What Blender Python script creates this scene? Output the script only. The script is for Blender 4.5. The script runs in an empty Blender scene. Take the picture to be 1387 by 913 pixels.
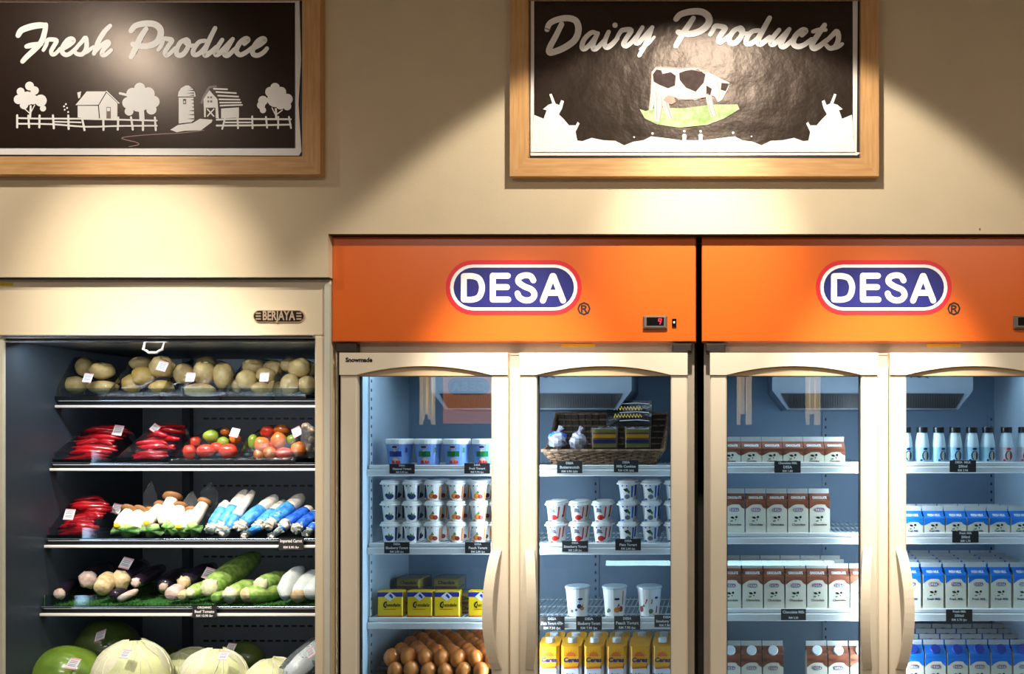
import bpy, bmesh, math, random
from mathutils import Vector, Matrix, noise as mnoise

random.seed(7)
scene = bpy.context.scene
COL = scene.collection

# ------------------------------------------------------------------ camera
CAM_Y, CAM_Z, FPX, CX, CY = -2.9, 1.45, 1247.0, 970.0, 588.0
cam_data = bpy.data.cameras.new('camera')
cam = bpy.data.objects.new('camera', cam_data)
COL.objects.link(cam)
cam.location = (0, CAM_Y, CAM_Z)
cam.rotation_euler = (math.pi / 2, 0, 0)
cam_data.sensor_width = 36.0
cam_data.lens = FPX / 1387.0 * 36.0
cam_data.shift_x = (693.5 - CX) / 1387.0
cam_data.shift_y = (CY - 456.5) / 1387.0
cam_data.clip_start = 0.05
scene.camera = cam

# ------------------------------------------------------------------ world, exposure, lights
world = bpy.data.worlds.new('world')
scene.world = world
world.use_nodes = True
world.node_tree.nodes['Background'].inputs[0].default_value = (1.0, 0.87, 0.7, 1)
world.node_tree.nodes['Background'].inputs[1].default_value = 0.0
vs = scene.view_settings
vs.view_transform = 'Standard'
vs.look = 'None'
vs.exposure = 0.0
vs.gamma = 1.0
vs.use_curve_mapping = False


def spot(name, loc, aim, watts, deg, blend=0.25, col=(1, 0.80, 0.56), radius=0.03):
    d = bpy.data.lights.new(name, 'SPOT')
    d.energy = watts
    d.spot_size = math.radians(deg)
    d.spot_blend = blend
    d.color = col
    d.shadow_soft_size = radius
    o = bpy.data.objects.new(name, d)
    COL.objects.link(o)
    o.location = loc
    o.rotation_euler = (Vector(aim) - Vector(loc)).to_track_quat('-Z', 'Y').to_euler()
    return o


def area(name, loc, aim, watts, sx, sy, col):
    d = bpy.data.lights.new(name, 'AREA')
    d.shape = 'RECTANGLE'
    d.size, d.size_y = sx, sy
    d.energy = watts
    d.color = col
    o = bpy.data.objects.new(name, d)
    COL.objects.link(o)
    o.location = loc
    o.rotation_euler = (Vector(aim) - Vector(loc)).to_track_quat('-Z', 'Y').to_euler()
    return o


WARM = (1, 0.93, 0.82)
# wall washers over the two signs (wide spill and hot core), and the aisle spots that reach the cabinet fronts
spot('spot_dairy', (-0.04, -0.95, 3.0), (-0.04, -0.03, 1.16), 92, 93, 0.15, WARM)
spot('spot_dairy_core', (-0.05, -0.95, 3.0), (-0.05, -0.03, 1.98), 150, 34, 1.0, WARM)
spot('spot_produce', (-2.36, -0.95, 3.0), (-2.10, -0.03, 2.35), 46, 74, 0.8, WARM)
spot('spot_doors_a', (-0.63, -1.25, 3.0), (-0.63, 0.0, 1.50), 520, 25, 1.0, WARM)
spot('spot_doors_b', (0.53, -1.25, 3.0), (0.53, 0.0, 1.47), 600, 26, 1.0, WARM)
spot('spot_cooler', (-1.80, -1.25, 3.0), (-1.79, 0.0, 1.74), 215, 36, 1.0, WARM)
spot('spot_cooler_shelf', (-1.76, -1.6, 3.0), (-1.70, 0.2, 1.08), 250, 30, 1.0, (1, 0.93, 0.84))
# ceiling panels further back in the shop
area('shop_light_a', (-1.6, -3.4, 3.05), (-1.6, -3.2, 0), 36, 1.2, 0.3, (1, 0.92, 0.82))
area('shop_light_b', (1.6, -3.4, 3.05), (1.6, -3.2, 0), 36, 1.2, 0.3, (1, 0.92, 0.82))

# ------------------------------------------------------------------ helpers
def lin(c):
    r = []
    for v in c[:3]:
        v = v / 255.0
        r.append(v / 12.92 if v <= 0.04045 else ((v + 0.055) / 1.055) ** 2.4)
    return (r[0], r[1], r[2], 1.0)


def P(px, py, Y):
    """A point of the place: the ray through a photo pixel met at depth Y."""
    s = (Y - CAM_Y) / FPX
    return Vector(((px - CX) * s, Y, CAM_Z + (CY - py) * s))


def ppm(Y):
    return FPX / (Y - CAM_Y)


MATS = {}


def M(name, col, rough=0.5, metal=0.0, var=0.08, scale=25.0, bump=0.0, bscale=None, coat=0.0, spec=0.5,
      stretch=(1, 1, 1), emit=None, es=1.0, col2=None, sss=0.0, detail=3.0, alpha=1.0):
    if name in MATS:
        return MATS[name]
    m = bpy.data.materials.new(name)
    m.use_nodes = True
    nt = m.node_tree
    b = nt.nodes['Principled BSDF']
    b.inputs['Roughness'].default_value = rough
    b.inputs['Metallic'].default_value = metal
    b.inputs['Specular IOR Level'].default_value = spec
    b.inputs['Coat Weight'].default_value = coat
    b.inputs['Coat Roughness'].default_value = 0.06
    if sss:
        b.inputs['Subsurface Weight'].default_value = sss
        b.inputs['Subsurface Scale'].default_value = 0.01
    L = nt.links.new
    tc = nt.nodes.new('ShaderNodeTexCoord')
    mp = nt.nodes.new('ShaderNodeMapping')
    mp.inputs['Scale'].default_value = stretch
    L(tc.outputs['Object'], mp.inputs['Vector'])
    nz = nt.nodes.new('ShaderNodeTexNoise')
    nz.inputs['Scale'].default_value = scale
    nz.inputs['Detail'].default_value = detail
    L(mp.outputs[0], nz.inputs['Vector'])
    rp = nt.nodes.new('ShaderNodeValToRGB')
    c = lin(col)
    d = lin(col2) if col2 else tuple(min(1, v * (1 + var)) for v in c[:3]) + (1,)
    e = c if col2 else tuple(v * (1 - var) for v in c[:3]) + (1,)
    rp.color_ramp.elements[0].color = e
    rp.color_ramp.elements[1].color = d
    rp.color_ramp.elements[0].position = 0.32
    rp.color_ramp.elements[1].position = 0.68
    L(nz.outputs['Fac'], rp.inputs['Fac'])
    L(rp.outputs[0], b.inputs['Base Color'])
    if bump:
        nb = nt.nodes.new('ShaderNodeTexNoise')
        nb.inputs['Scale'].default_value = bscale or scale
        nb.inputs['Detail'].default_value = 4
        L(mp.outputs[0], nb.inputs['Vector'])
        bp = nt.nodes.new('ShaderNodeBump')
        bp.inputs['Strength'].default_value = bump
        bp.inputs['Distance'].default_value = 0.01
        L(nb.outputs['Fac'], bp.inputs['Height'])
        L(bp.outputs[0], b.inputs['Normal'])
    if emit:
        b.inputs['Emission Color'].default_value = lin(emit)
        b.inputs['Emission Strength'].default_value = es
    MATS[name] = m
    return m


def clear_mat(name, tint, refl=0.6, rough=0.02, bump=0.0, haze=0.0, hazecol=(230, 240, 245)):
    """Thin clear sheet (glass pane, shrink film): straight-through view plus Fresnel reflection."""
    m = bpy.data.materials.new(name)
    m.use_nodes = True
    nt = m.node_tree
    for n in list(nt.nodes):
        nt.nodes.remove(n)
    L = nt.links.new
    out = nt.nodes.new('ShaderNodeOutputMaterial')
    tr = nt.nodes.new('ShaderNodeBsdfTransparent')
    tr.inputs[0].default_value = lin(tint)
    gl = nt.nodes.new('ShaderNodeBsdfGlossy')
    gl.inputs['Roughness'].default_value = rough
    fr = nt.nodes.new('ShaderNodeFresnel')
    fr.inputs['IOR'].default_value = 1.45
    mul = nt.nodes.new('ShaderNodeMath')
    mul.operation = 'MULTIPLY'
    mul.use_clamp = True
    mul.inputs[1].default_value = refl
    L(fr.outputs[0], mul.inputs[0])
    mx = nt.nodes.new('ShaderNodeMixShader')
    L(mul.outputs[0], mx.inputs[0])
    L(tr.outputs[0], mx.inputs[1])
    L(gl.outputs[0], mx.inputs[2])
    last = mx
    if bump:
        tc = nt.nodes.new('ShaderNodeTexCoord')
        nb = nt.nodes.new('ShaderNodeTexNoise')
        nb.inputs['Scale'].default_value = 55
        nb.inputs['Detail'].default_value = 3
        L(tc.outputs['Object'], nb.inputs['Vector'])
        bp = nt.nodes.new('ShaderNodeBump')
        bp.inputs['Strength'].default_value = bump
        bp.inputs['Distance'].default_value = 0.01
        L(nb.outputs['Fac'], bp.inputs['Height'])
        L(bp.outputs[0], gl.inputs['Normal'])
        L(bp.outputs[0], fr.inputs['Normal'])
    if haze:
        df = nt.nodes.new('ShaderNodeBsdfDiffuse')
        df.inputs[0].default_value = lin(hazecol)
        m2 = nt.nodes.new('ShaderNodeMixShader')
        m2.inputs[0].default_value = haze
        L(mx.outputs[0], m2.inputs[1])
        L(df.outputs[0], m2.inputs[2])
        last = m2
    L(last.outputs[0], out.inputs[0])
    MATS[name] = m
    return m


class MB:
    """Collects shapes for one mesh."""
    def __init__(s):
        s.v, s.f, s.mi, s.cur = [], [], [], 0

    def add(s, vs_, fs):
        o = len(s.v)
        s.v += [tuple(v) for v in vs_]
        for f in fs:
            s.f.append([i + o for i in f])
            s.mi.append(s.cur)
        return s

    def m(s, i):
        s.cur = i
        return s

    def box(s, x0, x1, y0, y1, z0, z1):
        vv = [(x0, y0, z0), (x1, y0, z0), (x1, y1, z0), (x0, y1, z0), (x0, y0, z1), (x1, y0, z1), (x1, y1, z1), (x0, y1, z1)]
        return s.add(vv, [(0, 3, 2, 1), (4, 5, 6, 7), (0, 1, 5, 4), (1, 2, 6, 5), (2, 3, 7, 6), (3, 0, 4, 7)])

    def rbox(s, x0, x1, y0, y1, z0, z1, b=0.003):
        """Box with its four front-facing edges chamfered."""
        f = [(x0 + b, y0, z0 + b), (x1 - b, y0, z0 + b), (x1 - b, y0, z1 - b), (x0 + b, y0, z1 - b)]
        g = [(x0, y0 + b, z0), (x1, y0 + b, z0), (x1, y0 + b, z1), (x0, y0 + b, z1)]
        h = [(x0, y1, z0), (x1, y1, z0), (x1, y1, z1), (x0, y1, z1)]
        fs = [(0, 1, 2, 3), (11, 10, 9, 8)]
        for i in range(4):
            j = (i + 1) % 4
            fs += [(i, i + 4, j + 4, j), (i + 4, i + 8, j + 8, j + 4)]
        return s.add(f + g + h, fs)

    def prism(s, poly, y0, y1):
        """poly: (x,z) points, extruded from y0 (front) to y1."""
        n = len(poly)
        vv = [(p[0], y0, p[1]) for p in poly] + [(p[0], y1, p[1]) for p in poly]
        fs = [tuple(range(n)), tuple(range(2 * n - 1, n - 1, -1))]
        for i in range(n):
            j = (i + 1) % n
            fs.append((i, i + n, j + n, j))
        return s.add(vv, fs)

    def xprism(s, poly, x0, x1):
        """poly: (y,z) points, extruded along x."""
        n = len(poly)
        vv = [(x0, p[0], p[1]) for p in poly] + [(x1, p[0], p[1]) for p in poly]
        fs = [tuple(range(n)), tuple(range(2 * n - 1, n - 1, -1))]
        for i in range(n):
            j = (i + 1) % n
            fs.append((i, i + n, j + n, j))
        return s.add(vv, fs)

    def face(s, pts):
        return s.add(pts, [tuple(range(len(pts)))])

    def flat(s, poly, y):
        """Flat print: an (x,z) outline at depth y facing -Y (kept facing the viewer)."""
        a = sum(poly[i][0] * poly[(i + 1) % len(poly)][1] - poly[(i + 1) % len(poly)][0] * poly[i][1] for i in range(len(poly)))
        if a < 0:
            poly = poly[::-1]
        s.k = getattr(s, 'k', 0) + 1
        y = y - 0.000006 * (s.k % 60)
        return s.face([(p[0], y, p[1]) for p in poly])

    def disc(s, x, z, r, y, n=14, rz=None):
        rz = rz or r
        return s.flat([(x + r * math.cos(2 * math.pi * i / n), z + rz * math.sin(2 * math.pi * i / n)) for i in range(n)], y)

    def stroke(s, pts, w, y, smooth=4, taper=None):
        """Brush stroke along (x,z) points: a flat ribbon with round ends."""
        if smooth and len(pts) > 2:
            q = []
            for i in range(len(pts) - 1):
                p0 = pts[max(i - 1, 0)]
                p1, p2 = pts[i], pts[i + 1]
                p3 = pts[min(i + 2, len(pts) - 1)]
                for k in range(smooth):
                    t = k / smooth
                    q.append(tuple(0.5 * ((2 * p1[a]) + (-p0[a] + p2[a]) * t + (2 * p0[a] - 5 * p1[a] + 4 * p2[a] - p3[a]) * t * t
                                          + (-p0[a] + 3 * p1[a] - 3 * p2[a] + p3[a]) * t ** 3) for a in (0, 1)))
            q.append(pts[-1])
            pts = q
        h = w / 2
        n = len(pts)
        Lf, Rt = [], []
        for i in range(n):
            a, b = pts[max(i - 1, 0)], pts[min(i + 1, n - 1)]
            dx, dz = b[0] - a[0], b[1] - a[1]
            l = math.hypot(dx, dz) or 1e-9
            k = h * (taper(i / (n - 1)) if taper else 1)
            Lf.append((pts[i][0] - dz / l * k, pts[i][1] + dx / l * k))
            Rt.append((pts[i][0] + dz / l * k, pts[i][1] - dx / l * k))
        for i in range(n - 1):
            s.flat([Lf[i], Rt[i], Rt[i + 1], Lf[i + 1]], y)
        for i in ([0, n - 1] if n < 3 or smooth else range(n)):
            k = h * (taper(i / (n - 1)) if taper else 1)
            s.disc(pts[i][0], pts[i][1], k, y, 10)
        if not smooth:
            pass
        return s

    def lathe(s, prof, c=(0, 0, 0), n=20, cap=True, a0=0.0, a1=2 * math.pi):
        """prof: (radius, z) from bottom to top around a vertical axis."""
        full = abs(a1 - a0 - 2 * math.pi) < 1e-6
        k = n if full else n + 1
        vv, fs = [], []
        for r, z in prof:
            for i in range(k):
                a = a0 + (a1 - a0) * i / n
                vv.append((c[0] + r * math.sin(a), c[1] - r * math.cos(a), c[2] + z))
        for j in range(len(prof) - 1):
            for i in range(n if not full else k):
                i2 = (i + 1) % k
                if not full and i2 == 0:
                    continue
                fs.append((j * k + i, j * k + i2, (j + 1) * k + i2, (j + 1) * k + i))
        if cap and full:
            fs.append(tuple(range(k - 1, -1, -1)))
            fs.append(tuple(range((len(prof) - 1) * k, len(prof) * k)))
        return s.add(vv, fs)

    def tube(s, pts, rad, n=8, squash=1.0):
        """Tapering round tube through 3-D points, closed at both ends."""
        pts = [Vector(p) for p in pts]
        if not hasattr(rad, '__len__'):
            rad = [rad] * len(pts)
        vv, fs = [], []
        up = Vector((0, 0, 1))
        for i, p in enumerate(pts):
            d = (pts[min(i + 1, len(pts) - 1)] - pts[max(i - 1, 0)]).normalized()
            a = d.cross(up)
            if a.length < 1e-4:
                a = d.cross(Vector((1, 0, 0)))
            a.normalize()
            b = a.cross(d).normalized()
            for k in range(n):
                t = 2 * math.pi * k / n
                vv.append(p + (a * math.cos(t) + b * math.sin(t) * squash) * rad[i])
        for i in range(len(pts) - 1):
            for k in range(n):
                k2 = (k + 1) % n
                fs.append((i * n + k, i * n + k2, (i + 1) * n + k2, (i + 1) * n + k))
        fs.append(tuple(range(n - 1, -1, -1)))
        fs.append(tuple(range((len(pts) - 1) * n, len(pts) * n)))
        return s.add(vv, fs)

    def blob(s, c, r, seed=0, amp=0.12, freq=1.6, u=14, v=9, rot=None):
        """Lumpy ellipsoid."""
        c = Vector(c)
        r = Vector(r)
        R = rot or Matrix.Identity(3)
        vv, fs = [], []
        for j in range(v + 1):
            th = math.pi * j / v
            for i in range(u):
                ph = 2 * math.pi * i / u
                d = Vector((math.sin(th) * math.cos(ph), math.sin(th) * math.sin(ph), math.cos(th)))
                k = 1 + amp * mnoise.noise(d * freq + Vector((seed * 3.7, seed * 1.3, seed * 2.1)))
                vv.append(c + R @ Vector((d.x * r.x * k, d.y * r.y * k, d.z * r.z * k)))
        for j in range(v):
            for i in range(u):
                i2 = (i + 1) % u
                a, b, c2, d2 = j * u + i, (j + 1) * u + i, (j + 1) * u + i2, j * u + i2
                if j == 0:
                    fs.append((a, b, c2))
                elif j == v - 1:
                    fs.append((a, b, d2))
                else:
                    fs.append((a, b, c2, d2))
        return s.add(vv, fs)

    def mesh(s, name, mats, off=(0, 0, 0), smooth=False):
        me = bpy.data.meshes.new(name)
        ox, oy, oz = off
        me.from_pydata([(v[0] - ox, v[1] - oy, v[2] - oz) for v in s.v], [], s.f)
        for m in (mats if isinstance(mats, (list, tuple)) else [mats]):
            me.materials.append(m)
        me.polygons.foreach_set('material_index', s.mi)
        if smooth:
            me.polygons.foreach_set('use_smooth', [True] * len(me.polygons))
        me.validate()
        me.update()
        return me


ORG = {}


def tag(o, label, cat, group=None, kind=None):
    if label:
        o['label'] = label
    if cat:
        o['category'] = cat
    if group:
        o['group'] = group
    if kind:
        o['kind'] = kind
    return o


def thing(name, label, cat, loc=(0, 0, 0), group=None, rotz=0.0):
    o = bpy.data.objects.new(name, None)
    o.empty_display_size = 0.05
    COL.objects.link(o)
    o.location = loc
    o.rotation_euler = (0, 0, rotz)
    ORG[o.name] = Vector(loc)
    return tag(o, label, cat, group)


def link(name, me, parent=None, loc=(0, 0, 0), rot=(0, 0, 0)):
    """Link mesh data as an object; loc is local to the parent."""
    o = bpy.data.objects.new(name, me)
    COL.objects.link(o)
    if parent:
        o.parent = parent
        ORG[o.name] = ORG[parent.name] + Vector(loc)
    else:
        ORG[o.name] = Vector(loc)
    o.location = loc
    o.rotation_euler = rot
    return o


def part(name, mb, mats, parent=None, smooth=False, label=None, kind=None):
    """A part whose shapes were collected in place coordinates."""
    off = ORG[parent.name] if parent else Vector((0, 0, 0))
    o = link(name, mb.mesh(name, mats, off, smooth), parent)
    if label:
        o['label'] = label
    if kind:
        o['kind'] = kind
    return o


def solo(name, mb, mats, label, cat, group=None, smooth=False, base=None):
    """A top-level thing that is one mesh; origin at its base."""
    if base is None:
        xs = [v[0] for v in mb.v]
        ys = [v[1] for v in mb.v]
        zs = [v[2] for v in mb.v]
        base = ((min(xs) + max(xs)) / 2, (min(ys) + max(ys)) / 2, min(zs))
    o = bpy.data.objects.new(name, mb.mesh(name, mats, base, smooth))
    COL.objects.link(o)
    o.location = base
    ORG[o.name] = Vector(base)
    return tag(o, label, cat, group)


TXT = {}


def text_mesh(body, size, mat, bold=0.0, align='CENTER', shear=0.0, xs=1.0):
    """Flat lettering in the XZ plane facing -Y, centred on the origin."""
    key = (body, size, mat.name, bold, align, shear, xs)
    if key in TXT:
        return TXT[key]
    cu = bpy.data.curves.new('text', 'FONT')
    cu.body = body
    cu.size = size
    cu.align_x = align
    cu.align_y = 'CENTER'
    cu.resolution_u = 2
    cu.offset = bold
    cu.shear = shear
    cu.space_line = 0.85
    ob = bpy.data.objects.new('text', cu)
    COL.objects.link(ob)
    bpy.context.view_layer.update()
    dg = bpy.context.evaluated_depsgraph_get()
    me = bpy.data.meshes.new_from_object(ob.evaluated_get(dg))
    bpy.data.objects.remove(ob)
    bpy.data.curves.remove(cu)
    me.transform(Matrix(((xs, 0, 0, 0), (0, 0, -1, 0), (0, 1, 0, 0), (0, 0, 0, 1))))
    me.materials.clear()
    me.materials.append(mat)
    TXT[key] = me
    return me


def text_into(mb, body, size, x, y, z, bold=0.0, shear=0.0, xs=1.0):
    me = text_mesh(body, size, MATS['ink_white'], bold, 'CENTER', shear, xs)
    mb.add([(v.co.x + x, v.co.y + y, v.co.z + z) for v in me.vertices], [tuple(p.vertices) for p in me.polygons])


def hull(pts, infl=1.0):
    bm = bmesh.new()
    for p in pts:
        bm.verts.new(p)
    r = bmesh.ops.convex_hull(bm, input=bm.verts)
    bmesh.ops.delete(bm, geom=list({g for g in r['geom_interior'] + r['geom_unused'] if isinstance(g, bmesh.types.BMVert)}), context='VERTS')
    mb = MB()
    bm.verts.index_update()
    c = Vector((0, 0, 0))
    for v in bm.verts:
        c += v.co
    c /= max(1, len(bm.verts))
    idx = {v: i for i, v in enumerate(bm.verts)}
    mb.add([c + (v.co - c) * infl for v in bm.verts], [tuple(idx[v] for v in f.verts) for f in bm.faces])
    bm.free()
    return mb


def nth(i, n):
    if i == 0:
        return 'leftmost'
    if i == n - 1:
        return 'rightmost'
    return ['', 'second', 'third', 'fourth', 'fifth', 'sixth', 'seventh', 'eighth', 'ninth'][i] + ' from left'


# ------------------------------------------------------------------ materials
M('ink_white', (240, 238, 234), 0.6, var=0.02)
M('wall_paint', (214, 194, 160), 0.75, var=0.03, scale=6, bump=0.05, bscale=220)
M('floor_tile', (150, 138, 122), 0.4, var=0.08, scale=3)
M('ceiling_paint', (205, 196, 180), 0.9, var=0.03)
M('shop_dark', (70, 60, 52), 0.8, var=0.1, scale=2)
M('alcove_dark', (38, 34, 31), 0.9)
M('oak', (190, 138, 80), 0.45, var=0.12, scale=9, stretch=(1.2, 14, 14), col2=(208, 160, 102), detail=6)
M('poster_dark', (36, 25, 20), 0.30, var=0.06, bump=0.08, bscale=5, coat=0.0, spec=0.25)
M('poster_wavy', (36, 26, 20), 0.36, var=0.06, bump=0.5, bscale=11, coat=0.0, spec=0.35)
M('poster_white', (232, 228, 222), 0.4, var=0.02)
M('poster_black', (16, 14, 13), 0.5)
M('print_light', (240, 235, 229), 0.5, var=0.02, spec=0.3)
M('cow_white', (214, 204, 196), 0.6, var=0.04, scale=50, spec=0.15)
M('print_brown', (96, 66, 52), 0.4)
M('print_line', (135, 98, 82), 0.45)
M('cow_dark', (74, 60, 56), 0.65, var=0.2, scale=60, spec=0.1)
M('cow_pink', (196, 160, 146), 0.6, spec=0.1)
M('grass_print', (150, 182, 104), 0.6, var=0.2, scale=40, col2=(206, 212, 176), spec=0.1)
M('header_orange', (216, 98, 24), 0.30, var=0.03, scale=3, coat=0.2)
M('logo_red', (214, 32, 44), 0.35, var=0.02)
M('logo_blue', (24, 26, 108), 0.35, var=0.03)
M('logo_white', (244, 242, 238), 0.35, var=0.01)
M('ink_black', (24, 20, 18), 0.5)
M('door_cream', (226, 212, 188), 0.38, var=0.02, scale=4)
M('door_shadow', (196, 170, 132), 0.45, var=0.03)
M('body_grey', (160, 148, 132), 0.45, var=0.03)
M('gasket', (40, 38, 38), 0.6)
M('hinge_dark', (66, 60, 56), 0.4, metal=0.6)
M('liner_blue', (176, 194, 208), 0.45, var=0.02, scale=3)
M('liner_back', (116, 138, 160), 0.5, var=0.03, scale=3)
M('jamb_white', (196, 220, 236), 0.4, var=0.02)
M('shelf_white', (232, 230, 228), 0.4, var=0.02)
M('wire_white', (205, 214, 220), 0.35)
M('evaporator_grey', (112, 124, 136), 0.5, var=0.03)
M('grille_dark', (34, 36, 40), 0.5)
M('display_grey', (120, 112, 104), 0.35, metal=0.4)
M('screen_black', (14, 12, 12), 0.2)
M('led_red', (60, 8, 14), 0.4, emit=(255, 30, 60), es=1.6)
M('sticker_yellow', (206, 170, 34), 0.5)
M('cooler_cream', (226, 208, 176), 0.4, var=0.02, scale=4)
M('cooler_edge', (206, 204, 186), 0.4, var=0.03)
M('chrome', (200, 205, 212), 0.18, metal=1.0, var=0.03)
M('brass_dark', (58, 48, 40), 0.3, metal=0.7)
M('brass_light', (214, 188, 158), 0.3, metal=0.5)
M('cooler_liner', (52, 62, 72), 0.45, var=0.05, scale=3)
M('cooler_back', (122, 134, 146), 0.5, var=0.05, scale=3)
M('cooler_black', (18, 18, 20), 0.4)
M('channel_white', (238, 236, 230), 0.3, var=0.02)
M('tag_black', (44, 40, 40), 0.5, var=0.1)
M('price_sticker', (232, 226, 230), 0.5, var=0.02)
M('sticker_pink', (226, 170, 178), 0.5)
M('sticker_grey', (150, 150, 165), 0.5)
M('tray_black', (20, 20, 22), 0.3)
M('grass_mat', (70, 128, 48), 0.8, var=0.3, scale=120, bump=0.5)
M('potato', (188, 156, 98), 0.5, scale=40, col2=(212, 184, 124), bump=0.12, bscale=60)
M('potato_gold', (190, 150, 72), 0.5, scale=40, col2=(206, 172, 96), bump=0.12, bscale=60)
M('chili', (176, 20, 30), 0.18, var=0.2, scale=30, coat=0.4)
M('tomato', (206, 58, 34), 0.2, var=0.1, scale=20, coat=0.4)
M('tomato_orange', (214, 116, 44), 0.22, var=0.12, scale=20, coat=0.4)
M('tomato_green', (136, 158, 50), 0.25, var=0.15, scale=20, coat=0.4)
M('stem_green', (72, 110, 44), 0.5)
M('shallot', (176, 136, 96), 0.4, scale=60, col2=(206, 176, 138))
M('mushroom_stem', (246, 236, 214), 0.55, var=0.04, scale=40)
M('mushroom_cap', (156, 110, 68), 0.55, var=0.15, scale=50)
M('lettuce', (96, 160, 60), 0.5, scale=45, col2=(190, 218, 140), bump=0.4, bscale=80)
M('corn_yellow', (240, 196, 40), 0.5)
M('bag_white', (212, 206, 192), 0.35, var=0.06, scale=60, bump=0.3, bscale=90)
M('bag_blue', (20, 112, 206), 0.3, scale=42, col2=(96, 184, 234), bump=0.5, bscale=70)
M('bag_deep', (24, 70, 190), 0.3, scale=70, col2=(60, 130, 226), bump=0.3, bscale=90)
M('eggplant', (42, 34, 48), 0.2, var=0.2, coat=0.3)
M('root_beige', (186, 160, 112), 0.5, scale=60, col2=(224, 208, 164), bump=0.3, bscale=90)
M('root_pink', (196, 164, 150), 0.5, scale=60, col2=(220, 200, 190), bump=0.3, bscale=90)
M('gourd', (98, 144, 50), 0.4, scale=50, col2=(176, 200, 110), bump=0.25, bscale=70, stretch=(1, 1, 1))
M('gourd_end', (204, 206, 160), 0.5, scale=70, col2=(226, 222, 190), bump=0.3, bscale=90)
M('daikon', (226, 228, 222), 0.35, scale=40, col2=(206, 220, 220), bump=0.15, bscale=80)
M('daikon_end', (196, 170, 128), 0.5, var=0.2, scale=60)
M('melon_green', (92, 130, 44), 0.25, scale=14, col2=(140, 168, 62), coat=0.4)
M('melon_dark', (58, 80, 36), 0.3, scale=14, col2=(92, 108, 52), coat=0.3)
M('cabbage', (222, 220, 180), 0.5, scale=10, col2=(236, 232, 204), bump=0.25, bscale=30)
M('cabbage_green', (208, 214, 154), 0.5, scale=10, col2=(228, 230, 172), bump=0.25, bscale=30)
M('cup_white', (240, 238, 234), 0.35, var=0.02, sss=0.0)
M('cup_shade', (214, 212, 210), 0.35, var=0.02)
M('dome_clear', (200, 214, 222), 0.2, var=0.02)
M('fruit_navy', (36, 52, 104), 0.4, var=0.3, scale=90)
M('fruit_green', (72, 132, 54), 0.45, var=0.2, scale=90)
M('fruit_peach', (226, 130, 46), 0.4, var=0.2, scale=90)
M('fruit_dark_red', (140, 34, 28), 0.4, var=0.2, scale=90)
M('fruit_red', (212, 44, 34), 0.4, var=0.2, scale=90)
M('band_blue', (34, 84, 176), 0.4)
M('band_grey', (110, 116, 126), 0.4)
M('tub_blue', (92, 132, 200), 0.35, var=0.05, scale=30, col2=(120, 156, 214))
M('tub_navy', (30, 44, 120), 0.4)
M('tub_green', (24, 106, 52), 0.4)
M('cheese_yellow', (242, 202, 26), 0.4, var=0.04)
M('cheese_blue', (32, 48, 150), 0.4, var=0.04)
M('cheese_red', (212, 60, 36), 0.4)
M('cheese_film', (150, 160, 120), 0.3, var=0.2, scale=60)
M('egg', (208, 112, 40), 0.3, scale=14, col2=(224, 138, 60), bump=0.03, bscale=200, coat=0.3)
M('egg_tray', (52, 46, 44), 0.8, var=0.15, scale=60, bump=0.4)
M('wicker', (102, 72, 50), 0.6, scale=60, col2=(150, 114, 82), bump=0.3)
M('wicker_dark', (58, 42, 34), 0.7, var=0.15, scale=60)
M('foil_pack', (176, 170, 180), 0.25, metal=0.3, var=0.2, scale=60, bump=0.3, bscale=70)
M('pack_olive', (150, 142, 78), 0.4, var=0.1)
M('pack_brown', (122, 90, 60), 0.4, var=0.1)
M('pack_black', (24, 22, 24), 0.2, var=0.1, bump=0.35, bscale=60)
M('letter_gold', (220, 176, 70), 0.4)
M('juice_yellow', (244, 172, 30), 0.35, var=0.05, scale=30)
M('juice_orange', (226, 110, 30), 0.35)
M('juice_white', (240, 236, 238), 0.35, var=0.02)
M('juice_navy', (40, 36, 110), 0.4)
M('apple_red', (196, 46, 60), 0.4, var=0.2, scale=60)
M('apple_leaf', (44, 126, 56), 0.4, var=0.1)
M('grape_purple', (70, 50, 100), 0.4, var=0.3, scale=80)
M('grape_lime', (190, 204, 84), 0.4)
M('cap_white', (226, 234, 238), 0.35, var=0.02)
M('carton_cream', (236, 228, 206), 0.45, var=0.02)
M('carton_fin', (206, 206, 200), 0.45, var=0.05, scale=60)
M('carton_brown', (92, 44, 32), 0.4, scale=40, col2=(160, 92, 62), stretch=(0.4, 1, 2.4))
M('carton_blue', (16, 104, 200), 0.4, scale=40, col2=(26, 128, 220), stretch=(0.4, 1, 2))
M('cap_blue', (24, 54, 150), 0.35)
M('bottle_white', (206, 226, 232), 0.3, var=0.02)
M('bottle_label', (150, 196, 214), 0.35, var=0.08, scale=60)
M('bottle_label_red', (196, 190, 196), 0.35, var=0.08, scale=60)
M('bottle_dark', (30, 50, 80), 0.4)
M('bottle_maroon', (110, 28, 36), 0.4)
M('cap_black', (22, 22, 26), 0.35)
M('flesh_tan', (210, 178, 146), 0.5)
for n_ in ('poster_dark', 'poster_wavy'):
    MATS[n_].node_tree.nodes['Principled BSDF'].inputs['Specular Tint'].default_value = (1.0, 0.80, 0.66, 1)
clear_mat('door_glass', (226, 238, 246), refl=0.9, rough=0.0)
clear_mat('acrylic', (226, 236, 240), refl=0.9, rough=0.05)
clear_mat('wrap_film', (242, 245, 248), refl=0.75, rough=0.12, bump=0.5)
clear_mat('bag_film', (225, 232, 238), refl=1.0, rough=0.15, bump=0.7, haze=0.06)

# ================================================================== THE SETTING
WALL_Y = -0.03


def struct(name, mb, mat):
    o = part(name, mb, MATS[mat])
    o['kind'] = 'structure'
    return o


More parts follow.
